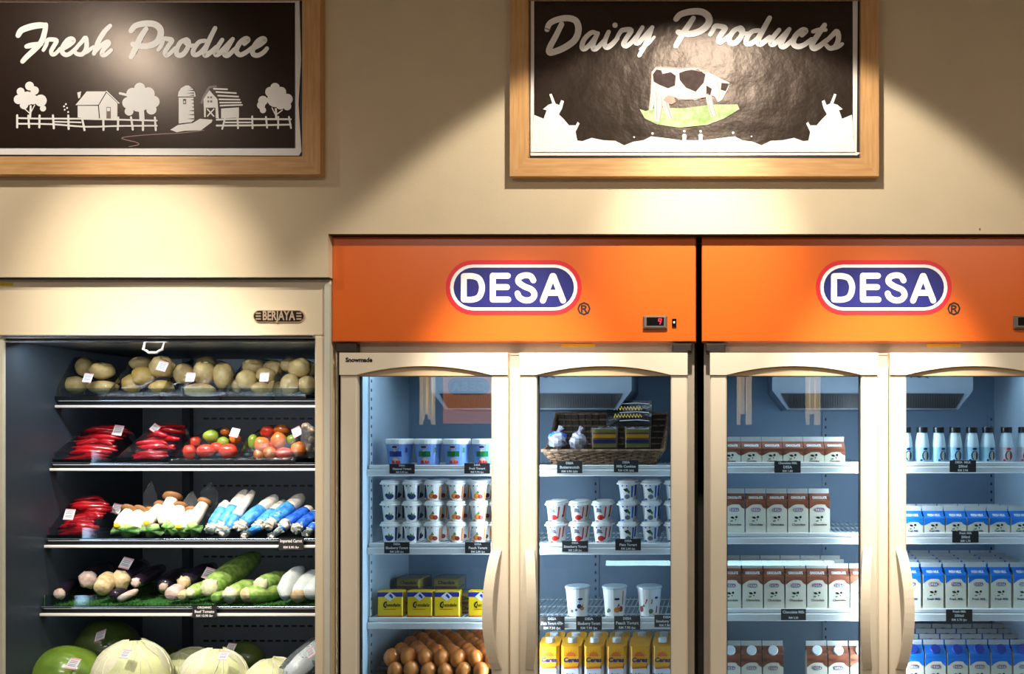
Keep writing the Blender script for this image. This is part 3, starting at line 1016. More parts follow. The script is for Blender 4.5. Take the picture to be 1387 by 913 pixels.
def fridge(name, label, x0, x1, shelves, pil_px, shift, script):
    """x0,x1: photo pixels of the header panel edges; shelves: rail (top,bottom) pixel rows."""
    a, b = X(x0), X(x1)
    c = (a + b) / 2
    t = thing(name, label, 'fridge', (c, 0.30, 0))
    ht, hb = Z(320.5), Z(463)
    hd = part('header_panel', MB().rbox(a, b, 0.0, 0.05, hb, ht, 0.003), MATS['header_orange'], t)
    part('header_box', MB().box(a + 0.01, b - 0.01, 0.05, 0.58, hb - 0.03, ht), MATS['body_grey'], t)
    lm = logo_parts(hd, c, Z(389.5), 1 / ppm(0) , -0.0008)
    part('logo', lm, [MATS['logo_red'], MATS['logo_white'], MATS['logo_blue']], hd)
    rg = MB()
    text_into(rg, '\u00ae', 0.054, c + 95 / ppm(0), -0.0010, Z(419.5), 0.0009)
    part('registered_mark', rg, MATS['ink_black'], hd)
    # thermostat display and switch
    dx, dz = c + 191.5 / ppm(0), Z(437)
    ds = part('thermostat', MB().rbox(dx - 0.038, dx + 0.038, -0.012, 0.0, dz - 0.021, dz + 0.020, 0.005), MATS['display_grey'], t)
    part('screen', MB().box(dx - 0.026, dx + 0.028, -0.0135, -0.011, dz - 0.010, dz + 0.015), MATS['screen_black'], ds)
    dg = MB()
    for q in ([(0.012, 0.010), (0.020, 0.010)], [(0.020, 0.010), (0.019, 0.002)], [(0.012, 0.010), (0.0115, 0.003)], [(0.0115, 0.003), (0.019, 0.002)], [(0.019, 0.002), (0.016, -0.006)]):
        dg.stroke([(dx + u, dz + v) for u, v in q], 0.0035, -0.0140, 0)
    part('digit', dg, MATS['led_red'], ds)
    sw = part('switch', MB().rbox(dx + 0.053, dx + 0.067, -0.006, 0.0, dz - 0.014, dz + 0.012, 0.002), MATS['screen_black'], t)
    part('switch_light', MB().box(dx + 0.0575, dx + 0.0625, -0.0075, -0.005, dz - 0.003, dz + 0.003), MATS['cap_white'], sw)
    # carcass
    IL, IR, IB = a + 0.062, b - 0.062, 0.53
    part('side_panel', MB().box(a + 0.006, IL, 0.055, 0.60, 0.05, hb), MATS['body_grey'], t)
    part('side_panel', MB().box(IR, b - 0.006, 0.055, 0.60, 0.05, hb), MATS['body_grey'], t)
    part('side_liner', MB().box(IL, IL + 0.004, 0.12, IB, 0.40, hb - 0.04), MATS['liner_blue'], t)
    part('side_liner', MB().box(IR - 0.004, IR, 0.12, IB, 0.40, hb - 0.04), MATS['liner_blue'], t)
    for s_, xx in ((1, IL), (-1, IR)):
        part('door_jamb', MB().prism([(xx - s_ * 0.02, 0.40), (xx + s_ * 0.004, 0.40), (xx + s_ * 0.004, hb - 0.04), (xx - s_ * 0.02, hb - 0.04)][::s_], 0.052, 0.12), MATS['jamb_white'], t)
    part('back_liner', MB().box(IL, IR, IB, IB + 0.02, 0.40, hb - 0.03), MATS['liner_back'], t)
    part('top_liner', MB().box(IL, IR, 0.06, IB, hb - 0.045, hb - 0.03), MATS['liner_blue'], t)
    part('base_box', MB().box(a + 0.006, b - 0.006, 0.04, 0.60, 0.04, 0.40), MATS['body_grey'], t)
    part('fascia', MB().box(a + 0.012, b - 0.012, 0.035, 0.055, Z(480), hb), MATS['body_grey'], t)
    for px in pil_px:
        p = X(px, IB)
        pl = part('pilaster', MB().box(p - 0.013, p + 0.013, IB - 0.006, IB, 0.42, hb - 0.2), MATS['liner_back'], t)
        hm = MB()
        z = 0.45
        while z < hb - 0.22:
            hm.box(p - 0.003, p + 0.003, IB - 0.007, IB - 0.005, z, z + 0.010)
            z += 0.03
        part('pilaster_holes', hm, MATS['grille_dark'], pl, kind='stuff')
    for s_, xx in ((1, IL + 0.004), (-1, IR - 0.004)):
        hm = MB()
        pl = part('pilaster', MB().box(min(xx, xx + s_ * 0.005), max(xx, xx + s_ * 0.005), 0.13, 0.155, 0.42, hb - 0.06), MATS['liner_blue'], t)
        z = 0.45
        while z < hb - 0.08:
            hm.box(min(xx, xx + s_ * 0.006), max(xx, xx + s_ * 0.006), 0.139, 0.146, z, z + 0.010)
            z += 0.03
        part('pilaster_holes', hm, MATS['grille_dark'], pl, kind='stuff')
    # evaporator with dark grille under the ceiling
    ex, ey = (X(596, 0.25) + X(843, 0.25)) / 2 + shift, 0.25
    hw = 124 / ppm(ey)
    ez0, ez1, ezt = Z(553, ey), Z(533, ey), hb - 0.045
    ev = part('evaporator', MB().prism([(ex - hw - 0.03, ezt), (ex - hw - 0.03, ez1 + 0.01), (ex - hw + 0.02, ez0 - 0.004), (ex + hw - 0.02, ez0 - 0.004), (ex + hw + 0.03, ez1 + 0.01), (ex + hw + 0.03, ezt)], ey, IB), MATS['evaporator_grey'], t)
    part('grille', MB().prism([(ex - hw, ez1), (ex - hw + 0.03, ez0), (ex + hw - 0.03, ez0), (ex + hw, ez1)], ey - 0.004, ey), MATS['grille_dark'], ev)
    fm = MB()
    for i in range(70):
        u = ex - hw + 0.03 + (2 * hw - 0.06) * i / 69
        fm.box(u - 0.0008, u + 0.0008, ey - 0.006, ey - 0.003, ez0 + 0.004, ez1 - 0.003)
    part('grille_fins', fm, MATS['hinge_dark'], ev, kind='stuff')
    sc = MB()
    sx = ex + script
    sc.stroke([(sx - 0.03, ezt - 0.052), (sx - 0.015, ezt - 0.046), (sx, ezt - 0.052), (sx + 0.012, ezt - 0.047), (sx + 0.03, ezt - 0.054)], 0.004, ey - 0.0006, 4)
    part('maker_mark', sc, MATS['hinge_dark'], ev)
    # shelves
    for pt, pb in shelves:
        zt, zb = Z(pt, 0.12), Z(pb, 0.12)
        wm = MB()
        n = 62
        for i in range(n):
            u = IL + 0.012 + (IR - IL - 0.024) * i / (n - 1)
            wm.box(u - 0.0014, u + 0.0014, 0.13, IB - 0.01, zt - 0.006, zt - 0.003)
        for yy in (0.22, 0.36, 0.50):
            wm.box(IL + 0.008, IR - 0.008, yy, yy + 0.004, zt - 0.0095, zt - 0.006)
        sh = part('wire_shelf', wm, MATS['wire_white'], t, kind='stuff')
        part('shelf_rail', MB().rbox(IL + 0.008, IR - 0.008, 0.121, 0.135, zt - 0.012, zt, 0.002), MATS['shelf_white'], sh)
        part('price_channel', MB().rbox(IL + 0.004, IR - 0.004, 0.114, 0.128, zb, zt - 0.014, 0.003), MATS['shelf_white'], sh)
    part('floor_deck', MB().box(IL, IR, 0.10, IB, 0.515, 0.525), MATS['wire_white'], t)
    # hinges
    part('hinge', MB().rbox(a + 0.012, a + 0.075, 0.0, 0.04, Z(476.5), Z(465), 0.004), MATS['hinge_dark'], t)
    part('hinge', MB().rbox(b - 0.075, b - 0.012, 0.0, 0.04, Z(476.5), Z(465), 0.004), MATS['hinge_dark'], t)
    part('warning_label', MB().box(c + 62 / ppm(0), c + 108 / ppm(0), 0.0335, 0.036, Z(470, 0.035), Z(466, 0.035)), MATS['sticker_yellow'], t)
    # middle mullion
    part('mullion', MB().rbox(c - 0.028, c + 0.028, 0.035, 0.10, 0.42, Z(480), 0.004), MATS['body_grey'], t)
    part('mullion_cover', MB().rbox(c - 0.0165, c + 0.0165, 0.012, 0.04, 0.42, Z(497), 0.004), MATS['door_cream'], t)
    part('lamp_tube', MB().box(c - 0.012, c + 0.012, 0.101, 0.112, 0.5, hb - 0.1), M('lamp_tube', (210, 228, 246), 0.4, emit=(190, 220, 255), es=1.2), t)
    # doors
    zt, zb, gt = Z(478), 0.34, Z(508)
    for side, (d0, d1) in enumerate(((a + 0.026, c - 0.0185), (c + 0.0185, b - 0.026))):
        dr = part('door', MB().rbox(d0, d0 + 0.053, 0.0, 0.045, zb, gt, 0.004), MATS['door_cream'], t)
        part('stile', MB().rbox(d1 - 0.053, d1, 0.0, 0.045, zb, gt, 0.004), MATS['door_cream'], dr)
        m_ = (d0 + d1) / 2
        h_ = (d1 - d0) / 2
        arch = [(d0, gt), (d0 + 0.048, gt)]
        for i in range(13):
            u = -1 + 2 * i / 12
            arch.append((m_ + u * (h_ - 0.052), gt + 0.028 * (1 - u * u)))
        arch += [(d1 - 0.048, gt), (d1, gt), (d1, zt), (d0, zt)]
        part('top_rail', MB().prism(arch, -0.006, 0.04), MATS['door_cream'], dr)
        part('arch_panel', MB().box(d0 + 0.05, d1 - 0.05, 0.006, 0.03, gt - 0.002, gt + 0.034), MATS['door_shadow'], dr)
        part('bottom_rail', MB().rbox(d0 + 0.053, d1 - 0.053, 0.0, 0.045, zb, zb + 0.09, 0.004), MATS['door_cream'], dr)
        part('gasket', MB().box(d0 + 0.045, d0 + 0.0555, 0.022, 0.040, zb + 0.09, gt).box(d1 - 0.0555, d1 - 0.045, 0.022, 0.040, zb + 0.09, gt)
             .box(d0 + 0.045, d1 - 0.045, 0.022, 0.04, gt - 0.003, gt + 0.002), MATS['gasket'], dr)
        part('pane', MB().box(d0 + 0.050, d1 - 0.050, 0.026, 0.030, zb + 0.085, gt), MATS['door_glass'], dr)
        # bowed pull handle
        s_ = 1 if side == 0 else -1
        hx0 = (d1 - 0.022) if side == 0 else (d0 + 0.022)
        hm = MB()
        ring = []
        for i in range(17):
            u = i / 16
            bow = math.sin(math.pi * u) ** 0.8 if 0 < u < 1 else 0
            z = Z(745) + (Z(905) - Z(745)) * u
            xc = hx0 - s_ * (0.012 + 0.016 * bow)
            yc = -0.004 - 0.052 * bow
            for du, dv in ((-0.015, 0.0), (0.015, 0.0), (0.015, 0.012), (-0.015, 0.012)):
                ring.append((xc + du, yc + dv - 0.012 + (0.006 if du * s_ > 0 else 0), z))
        fs = []
        for i in range(16):
            for k in range(4):
                k2 = (k + 1) % 4
                fs.append((i * 4 + k, i * 4 + k2, i * 4 + k2 + 4, i * 4 + k + 4))
        fs += [(3, 2, 1, 0), (64, 65, 66, 67)]
        hm.add(ring, fs)
        part('handle', hm, MATS['door_cream'], dr)
        if side == 0 and script < 0.06:
            bm_ = MB()
            text_into(bm_, 'Snowmade', 0.019, d0 + 0.062, -0.0068, Z(488), 0.0009)
            part('maker_badge', bm_, MATS['ink_black'], dr)
    # daylight-white strip lamps: one along the top, one behind the mullion on each side
    cold = (0.90, 0.96, 1.0)
    area(name + '_lamp_top', (c, 0.135, hb - 0.05), (c, 0.20, 0.4), FRIDGE_W * 0.3, 1.0, 0.03, cold)
    for s_ in (-1, 1):
        area(name + '_lamp_side', (c + s_ * 0.034, 0.095, 1.05), (c + s_ * 0.5, 0.30, 1.05), FRIDGE_W * 0.9, 0.02, 1.05, cold)
    return t


FRIDGE_W = 5.0
DX = X(1197.0) - X(696.0)
F1 = [(630, 645), (736, 751), (837, 852)]
F2 = [(626, 641), (722, 737), (825, 841)]
fridge('glass_door_fridge', 'orange topped two door glass fridge beside the open produce cooler', 449.5, 942.5, F1, (807,), 0.0, 0.05)
fridge('glass_door_fridge', 'orange topped two door glass fridge on the right, filled with milk cartons', 950.5, 1443.5, F2, (1118, 1342), X(1182, 0.25) - X(719.5, 0.25), 0.16)

# ================================================================== PRODUCE IN THE OPEN COOLER
def sticker_mesh():
    mb = MB()
    mb.m(0).box(-0.018, 0.018, -0.0006, 0.0, -0.020, 0.020)
    mb.m(1).flat([(-0.018, 0.014), (0.018, 0.014), (0.018, 0.020), (-0.018, 0.020)], -0.0009)
    mb.m(2)
    for z in (0.009, 0.003, -0.004, -0.009):
        mb.flat([(-0.013, z - 0.0014), (0.012, z - 0.0014), (0.012, z + 0.0014), (-0.013, z + 0.0014)], -0.0009)
    mb.m(1).flat([(-0.018, -0.020), (0.018, -0.020), (0.018, -0.016), (-0.018, -0.016)], -0.0009)
    return mb.mesh('price_sticker', [MATS['price_sticker'], MATS['sticker_pink'], MATS['sticker_grey']])


STK = sticker_mesh()


def sticker(parent, px, py, Y, tilt=0.0, lean=-0.35, sc=1.0):
    p = P(px, py, Y) - ORG[parent.name]
    o = link('price_sticker', STK, parent, p, (lean, tilt, 0))
    o.scale = (sc * .88, sc, sc * .88)
    return o


def pack(name, label, cat, group, shelf, items, part_name, film='wrap_film', tray=True, tx=None, Y0=None, stk=None, smooth=True):
    """Shrink-wrapped pack: items = (px, py, rx, ry, material[, depth shift]); each item is its own part."""
    zt, Yf = SHELF[shelf]
    zt -= 0.006
    Y0 = Y0 or Yf + 0.075
    xs = [i[0] - i[2] for i in items] + [i[0] + i[2] for i in items]
    if tx is None:
        tx = (min(xs), max(xs))
    xa, xb = X(tx[0], Y0), X(tx[1], Y0)
    t = thing(name, label, cat, ((xa + xb) / 2, Y0, zt), group)
    pts = []
    for n, it in enumerate(items):
        px, py, rx, ry, mt = it[:5]
        Y = Y0 + (it[5] if len(it) > 5 else random.uniform(-0.012, 0.012))
        c = P(px, py, Y)
        r = (rx / ppm(Y), (rx + ry) / 2.2 / ppm(Y), ry / ppm(Y))
        c.z = max(c.z, zt + r[2] * 0.9 + 0.004)
        mb = MB().blob(c, r, seed=n + px * 0.1, amp=0.14)
        part(part_name, mb, MATS[mt], t, smooth=True)
        for q in mb.v[::3]:
            pts.append(Vector(q))
    if tray:
        mb = MB()
        d = 0.075
        mb.box(xa - 0.004, xb + 0.004, Y0 - d, Y0 + d, zt + 0.001, zt + 0.004)
        mb.box(xa - 0.008, xa - 0.004, Y0 - d, Y0 + d, zt + 0.001, zt + 0.018).box(xb + 0.004, xb + 0.008, Y0 - d, Y0 + d, zt + 0.001, zt + 0.018)
        mb.box(xa - 0.004, xb + 0.004, Y0 - d - 0.003, Y0 - d, zt + 0.001, zt + 0.014).box(xa - 0.004, xb + 0.004, Y0 + d, Y0 + d + 0.003, zt + 0.001, zt + 0.02)
        part('tray', mb, MATS['tray_black'], t)
        pts += [Vector((x, y, zt + 0.014)) for x in (xa - 0.008, xb + 0.008) for y in (Y0 - d, Y0 + d)]
    if film:
        part('film', hull(pts, 1.02), MATS[film], t)
    for s in (stk or []):
        sticker(t, s[0], s[1], Y0 - (s[4] if len(s) > 4 else 0.075), s[2] if len(s) > 2 else 0, sc=s[3] if len(s) > 3 else 1.0)
    return t


def cv(ox, oy, sc, rows):
    return [(ox + r[0] / sc, oy + r[1] / sc, r[2] / sc, r[3] / sc) + tuple(r[4:]) for r in rows]


PT, PG = 'potato', 'potato_gold'
G1 = 'potato packs on the top cooler shelf'
q3, q4 = (0, 440, 4.565), (220, 440, 4.565)
pack('potato_pack', 'film wrapped pack of five potatoes at the left end of the top shelf', 'potatoes', G1, 0,
     cv(*q3, [(415, 258, 62, 55, PT, .04), (520, 262, 48, 60, PT, .02), (632, 285, 75, 52, PT, -.01), (465, 372, 72, 55, PT, 0), (635, 385, 92, 42, PT, -.02)]), 'potato', stk=[(119, 512, .1, .95)])
pack('potato_pack', 'film wrapped pack of golden potatoes, second from left on the top shelf', 'potatoes', G1, 0,
     cv(*q3, [(870, 240, 68, 45, PT, .04), (885, 318, 66, 62, PG, -.01), (815, 365, 58, 58, PG, 0), (1005, 262, 76, 70, PT, .0), (1000, 388, 74, 46, PG, -.02)]), 'potato', stk=[(220, 496, .25, 1.0)])
pack('potato_pack', 'film wrapped pack of pale potatoes with a centred sticker, middle of the top shelf', 'potatoes', G1, 0,
     cv(*q4, [(135, 305, 62, 66, PT, 0), (262, 298, 64, 76, PT, -.01), (380, 318, 58, 86, PT, 0), (230, 402, 92, 42, PT, -.015), (270, 235, 60, 38, PT, .04)]), 'potato', stk=[(258, 511, 0, .95)])
pack('potato_pack', 'film wrapped pack of seven potatoes, fourth from left on the top shelf', 'potatoes', G1, 0,
     cv(*q4, [(560, 260, 66, 52, PT, .03), (520, 340, 60, 68, PT, -.015), (640, 312, 60, 50, PT, 0), (690, 272, 62, 52, PT, .03), (462, 375, 30, 42, PT, .0), (612, 395, 62, 40, PT, -.01), (700, 392, 50, 46, PT, 0)]),
     'potato', stk=[(358, 511, -.06, .95)])
pack('potato_pack', 'film wrapped pack of potatoes at the right end of the top shelf', 'potatoes', G1, 0,
     cv(*q4, [(790, 250, 62, 46, PT, .03), (850, 265, 70, 60, PT, 0), (790, 370, 62, 66, PT, -.01), (900, 370, 55, 60, PT, -.01), (922, 275, 30, 40, PT, .02)]), 'potato', tx=(383, 424))


def chili_pack(label, shelf, x0, x1, y0, y1, n, stk, seed):
    random.seed(seed)
    zt, Yf = SHELF[shelf]
    zt -= 0.006
    Y0 = Yf + 0.10
    xa, xb = X(x0, Y0), X(x1, Y0)
    t = thing('chili_pack', label, 'chilies', ((xa + xb) / 2, Y0, zt), 'chili packs in the cooler')
    W = xb - xa
    pts = []
    top = Z(y0, Y0)
    for i in range(n):
        u = i / (n - 1)
        zc = zt + 0.016 + (top - zt - 0.03) * u
        yc = Y0 - 0.06 + 0.10 * u + random.uniform(-.012, .012)
        x_s = xa + 0.012 + random.uniform(0, .03) + 0.01 * u
        x_e = xb - 0.012 - random.uniform(0, .04)
        lift = random.uniform(-.006, .012)
        path = [(x_s + (x_e - x_s) * k / 5, yc + 0.012 * math.sin(k * 1.1 + i), zc + lift * math.sin(math.pi * k / 5) + random.uniform(-.002, .002)) for k in range(6)]
        r = [0.005, 0.0095, 0.0115, 0.011, 0.008, 0.0022] if i % 2 else [0.0025, 0.008, 0.011, 0.0115, 0.0095, 0.005]
        mb = MB().tube(path, r, 8)
        part('chili', mb, MATS['chili'], t, smooth=True)
        pts += [Vector(v) for v in mb.v[::4]]
    mb = MB().box(xa, xb, Y0 - 0.085, Y0 + 0.075, zt + 0.001, zt + 0.004)
    for q in ((xa - .004, xa), (xb, xb + .004)):
        mb.box(q[0], q[1], Y0 - .085, Y0 + .075, zt + .001, zt + .022)
    mb.box(xa, xb, Y0 - .088, Y0 - .085, zt + .001, zt + .016).box(xa, xb, Y0 + .075, Y0 + .078, zt + .001, zt + .024)
    part('tray', mb, MATS['tray_black'], t)
    pts += [Vector((x, y, zt + .02)) for x in (xa - .004, xb + .004) for y in (Y0 - .088, Y0 + .078)]
    part('film', hull(pts, 1.02), MATS['wrap_film'], t)
    for s in stk:
        sticker(t, s[0], s[1], Y0 - s[4], s[2], sc=s[3])


chili_pack('film wrapped tray of red chilies at the left end of the second shelf', 1, 91, 174, 577, 622, 11, [(160, 583, .12, 1.05, 0.0)], 3)
chili_pack('film wrapped tray of red chilies, second from left beside the tomatoes', 1, 181, 249, 573, 622, 11, [(210, 580, .6, .8, 0.0)], 5)
chili_pack('film wrapped tray of red chilies on the third shelf beside the mushrooms', 2, 81, 152, 675, 727, 12, [(94, 697, .05, 1.05, 0.085), (158, 689, .2, 1.0, -0.05)], 8)
TO, TR, TG = 'tomato_orange', 'tomato', 'tomato_green'
pack('tomato_pack', 'flat film wrapped tray of red and green tomatoes beside the chilies', 'tomatoes', None, 1,
     cv(*q4, [(168, 785, 38, 46, TR, -.02), (205, 725, 32, 35, TR, .03), (270, 778, 58, 42, TR, -.02), (405, 780, 56, 46, TR, -.02), (300, 690, 46, 42, TG, .02), (375, 725, 38, 32, TG, .02),
              (390, 662, 30, 26, TO, .05), (450, 705, 36, 32, TO, .03), (335, 760, 40, 34, TR, 0)]), 'tomato', tx=(250, 332), stk=[(318, 586, .2, .9, 0.01)])
pack('tomato_pack', 'film wrapped heap of orange tomatoes near the cooler post', 'tomatoes', None, 1,
     cv(*q4, [(615, 738, 46, 46, TO, -.01), (665, 792, 40, 40, TO, -.02), (755, 797, 54, 40, TR, -.02), (845, 768, 48, 46, TO, -.02), (720, 712, 46, 50, TO, 0), (650, 662, 46, 36, TR, .04),
              (738, 652, 52, 36, TO, .05), (562, 722, 32, 46, TG, .03), (800, 712, 34, 32, TG, .02), (598, 800, 34, 34, TO, -.01), (690, 745, 36, 36, TR, .01)]), 'tomato', tx=(338, 410), stk=[(402, 585, -.5, 1.0, .0)])
random.seed(21)
pack('shallot_bag', 'clear bag of brown shallots pressed against the cooler post', 'shallots', None, 1,
     [(random.uniform(413, 424), 577 + i * 4.4 + random.uniform(-2, 2), random.uniform(5, 7), random.uniform(4.5, 6), 'shallot', random.uniform(-.03, .03)) for i in range(10)], 'shallot', tray=False, film='bag_film')

# ---- third shelf: king oyster mushrooms laid on leaves
q1 = (150, 640, 9.133)
zt3, Y3 = SHELF[2][0] - 0.006, SHELF[2][1]


def mushroom(label, a, b, r, cap, Yb=0.03, Yt=0.10):
    pa = P(150 + a[0] / 9.133, 640 + a[1] / 9.133, Y3 + Yb)
    pb = P(150 + b[0] / 9.133, 640 + b[1] / 9.133, Y3 + Yt)
    rr = r / 9.133 / ppm(Y3)
    pa.z = max(pa.z, zt3 + rr * 0.8)
    t = thing('king_oyster_mushroom', label, 'mushroom', (pa.x, pa.y, zt3), 'king oyster mushrooms on the third shelf')
    d = pb - pa
    mb = MB().tube([pa, pa + d * .15, pa + d * .45, pa + d * .75, pa + d * .93], [rr * .55, rr, rr * 1.08, rr * .92, rr * .8], 12)
    part('stem', mb, MATS['mushroom_stem'], t, smooth=True)
    mb = MB().tube([pa + d * .84, pa + d * .90, pa + d * .97, pb], [rr * cap * .6, rr * cap, rr * cap * .95, rr * cap * .35], 14)
    part('cap', mb, MATS['mushroom_cap'], t, smooth=True)


for i, (a, b, r, cap, yt) in enumerate([((90, 680), (250, 450), 74, 1.5, .09), ((200, 690), (390, 470), 76, 1.5, .10), ((330, 690), (510, 490), 74, 1.4, .11), ((420, 660), (640, 400), 78, 1.2, .12),
                                        ((640, 640), (780, 280), 80, 1.5, .10), ((800, 680), (860, 400), 76, 1.25, .09), ((900, 690), (1010, 470), 72, 1.3, .10), ((960, 700), (1180, 345), 74, 1.25, .11)]):
    mushroom('king oyster mushroom lying on lettuce, ' + nth(i, 8), a, b, r, cap, Yt=yt)


def leaf(label, cx, cy, rx, ry, seed, Y=0.012):
    """Ruffled lettuce leaf: a wavy curved sheet with thickness."""
    c = P(150 + cx / 9.133, 640 + cy / 9.133, Y3 + Y)
    rx, ry = rx / 9.133 / ppm(Y3), ry / 9.133 / ppm(Y3)
    mb = MB()
    n, m = 18, 5
    for side in (0, 1):
        for j in range(m + 1):
            for i in range(n):
                a = 2 * math.pi * i / n
                f = j / m
                ruf = 0.010 * f * f * math.sin(a * 5 + seed)
                x = c.x + rx * f * math.cos(a)
                z = c.z + ry * f * math.sin(a) + ruf * .4
                mb.v.append((x, c.y + ruf + 0.016 * f * f + side * 0.0012 - 0.006 * math.sin(a) * f, max(z, zt3 + 0.002)))
    for side in (0, 1):
        o = side * (m + 1) * n
        for j in range(m):
            for i in range(n):
                i2 = (i + 1) % n
                f = [o + j * n + i, o + (j + 1) * n + i, o + (j + 1) * n + i2, o + j * n + i2]
                mb.f.append(f if side else f[::-1])
                mb.mi.append(0)
    solo('lettuce_leaf', mb, MATS['lettuce'], label, 'leaf', 'lettuce leaves under the mushrooms', smooth=True)


for i, (cx, cy, rx, ry) in enumerate([(150, 725, 190, 85), (480, 725, 150, 80), (690, 690, 85, 95), (830, 735, 130, 75), (990, 700, 110, 90)]):
    leaf('ruffled green lettuce leaf tucked under the mushrooms, ' + nth(i, 5), cx, cy, rx, ry, i * 1.7, 0.012 + 0.004 * (i % 2))
for i, (x, y) in enumerate(((840, 680), (440, 625), (75, 655))):
    c = P(150 + x / 9.133, 640 + y / 9.133, Y3 + 0.010)
    solo('yellow_label', MB().blob(c, (0.011, 0.002, 0.008), i, .2), MATS['corn_yellow'], 'small yellow spot label among the mushrooms, ' + ['right', 'middle', 'left'][i] + ' one', 'label', smooth=True)
# loose clear bag tops standing behind the mushrooms
for i, (px, py, w_, h_, Yb) in enumerate(((203, 672, 17, 40, .16), (258, 682, 22, 34, .10), (283, 668, 24, 30, .2))):
    c = P(px, py, Y3 + Yb)
    k = 1 / ppm(Y3 + Yb)
    pts = [c + Vector((a * w_ * k * .5, b * .02, d * h_ * k * .5)) for a, b, d in ((-1, 0, -1), (1, 0, -1), (.9, .5, 0), (-.8, -.5, .1), (.2, .2, 1), (-.1, -.3, .8), (.4, -.8, -.9), (-.5, .8, -.9))]
    zmin = min(p.z for p in pts)
    for p in pts:
        if p.z < c.z - h_ * k * .4:
            p.z = zt3 + 0.001
    solo('clear_bag', hull(pts), MATS['bag_film'], 'crumpled clear plastic bag behind the mushrooms, ' + nth(i, 3), 'plastic bag', 'clear bags behind the mushrooms')

# ---- blue printed bags of white roots
q2 = (280, 640, 9.133)


def crumple(mb, amp, fr=60):
    mb.v = [(v[0] + amp * mnoise.noise(Vector(v) * fr), v[1] + amp * mnoise.noise(Vector(v) * fr + Vector((9, 0, 0))), max(v[2] + amp * mnoise.noise(Vector(v) * fr + Vector((0, 9, 0))), zt3 + .001)) for v in mb.v]
    return mb


def rings(a, b, n, rf):
    return [a + (b - a) * (i / n) for i in range(n + 1)], [rf(i / n) for i in range(n + 1)]


def blue_bag(label, a, b, r, Ya, Yb, deep=False, frac=(0.14, 0.55)):
    pa = P(280 + a[0] / 9.133, 640 + a[1] / 9.133, Y3 + Ya)
    pb = P(280 + b[0] / 9.133, 640 + b[1] / 9.133, Y3 + Yb)
    rr = 1.22 * r / 9.133 / ppm(Y3)
    pa.z = max(pa.z, zt3 + rr * .7)
    t = thing('root_bag', label, 'vegetable bag', (pa.x, pa.y, zt3), 'blue printed bags on the third shelf')
    d = pb - pa
    f0, f1 = frac
    sq = 0.8
    p_, r_ = rings(pa - d * .02, pa + d * f0, 5, lambda u: rr * (.8 - .25 * math.sin(math.pi * u) + .1 * u))
    part('bag_foot', crumple(MB().tube(p_, r_, 10, sq), .006, 90), MATS['bag_white'], t)
    p_, r_ = rings(pa + d * f0, pa + d * f1, 7, lambda u: rr * (.88 + .16 * math.sin(math.pi * u * .8)))
    part('printed_band', crumple(MB().tube(p_, r_, 14, sq), .0035, 70), MATS['bag_deep' if deep else 'bag_blue'], t, smooth=True)
    p_, r_ = rings(pa + d * f1, pb, 8, lambda u: rr * (.97 - .1 * u - .38 * u ** 5))
    part('bag_body', crumple(MB().tube(p_, r_, 14, sq), .003, 70), MATS['bag_white'], t, smooth=True)
    part('bag_knot', MB().blob(pa, (rr * .85, rr * .6, rr * .7), a[0] * .01, .6, 3.0, 12, 8), MATS['bag_white'], t)


for i, (a, b, r, ya, yb, dp, fr) in enumerate([((40, 700), (250, 360), 62, .02, .10, False, (.12, .72)), ((150, 690), (480, 230), 70, .03, .14, False, (.12, .55)), ((215, 750), (575, 235), 58, .015, .13, False, (.12, .40)),
                                              ((410, 660), (860, 300), 78, .03, .15, False, (.10, .58)), ((640, 650), (950, 360), 66, .04, .16, False, (.10, .55)), ((760, 640), (1190, 290), 88, .06, .17, False, (.12, .62)),
                                              ((960, 640), (1290, 440), 70, .05, .15, True, (.1, .8)), ((1110, 690), (1380, 500), 70, .03, .12, True, (.1, .85)), ((470, 770), (700, 650), 52, .012, .05, False, (.25, .8)),
                                              ((800, 790), (1010, 640), 52, .012, .05, False, (.6, .7)), ((1230, 760), (1350, 640), 50, .012, .05, True, (.4, .9))]):
    blue_bag(['white root in blue printed bag, beside the mushrooms', 'root in bright blue printed bag, second from the mushrooms', 'slim white root in blue printed bag, third from the mushrooms',
              'fat white root in blue printed bag, fourth from the mushrooms', 'blue printed root bag, fifth from the mushrooms', 'largest blue printed root bag, leaning right above the tag',
              'deep blue printed root bag above the price tag', 'deep blue printed root bag against the cooler post', 'small blue root bag lying low behind the fence, left one',
              'crumpled pale root bag lying low left of the price tag', 'small deep blue root bag lying low at the post'][i], a, b, r, ya, yb, dp, fr)

# ---- fourth shelf: grass mat, aubergines, gourds, white radishes
zt4, Y4 = SHELF[3][0] - 0.006, SHELF[3][1]
mat_ = MB()
random.seed(4)
mat_.box(CI_L + .02, CI_R - .01, Y4 + .015, CB - .05, zt4, zt4 + .004)
for i in range(1500):
    x, y = random.uniform(CI_L + .022, CI_R - .012), Y4 + .016 + random.random() ** 2 * .3
    h, dx, dy = random.uniform(.006, .011), random.uniform(-.003, .003), random.uniform(-.003, .003)
    mat_.add([(x - .0015, y, zt4 + .004), (x + .0015, y, zt4 + .004), (x, y + .002, zt4 + .004), (x + dx, y + dy, zt4 + .004 + h)], [(0, 1, 3), (1, 2, 3), (2, 0, 3)])
grass = solo('grass_mat', mat_, MATS['grass_mat'], 'green artificial grass mat under the gourds and roots', 'mat')
grass['kind'] = 'stuff'
zt4 += 0.008


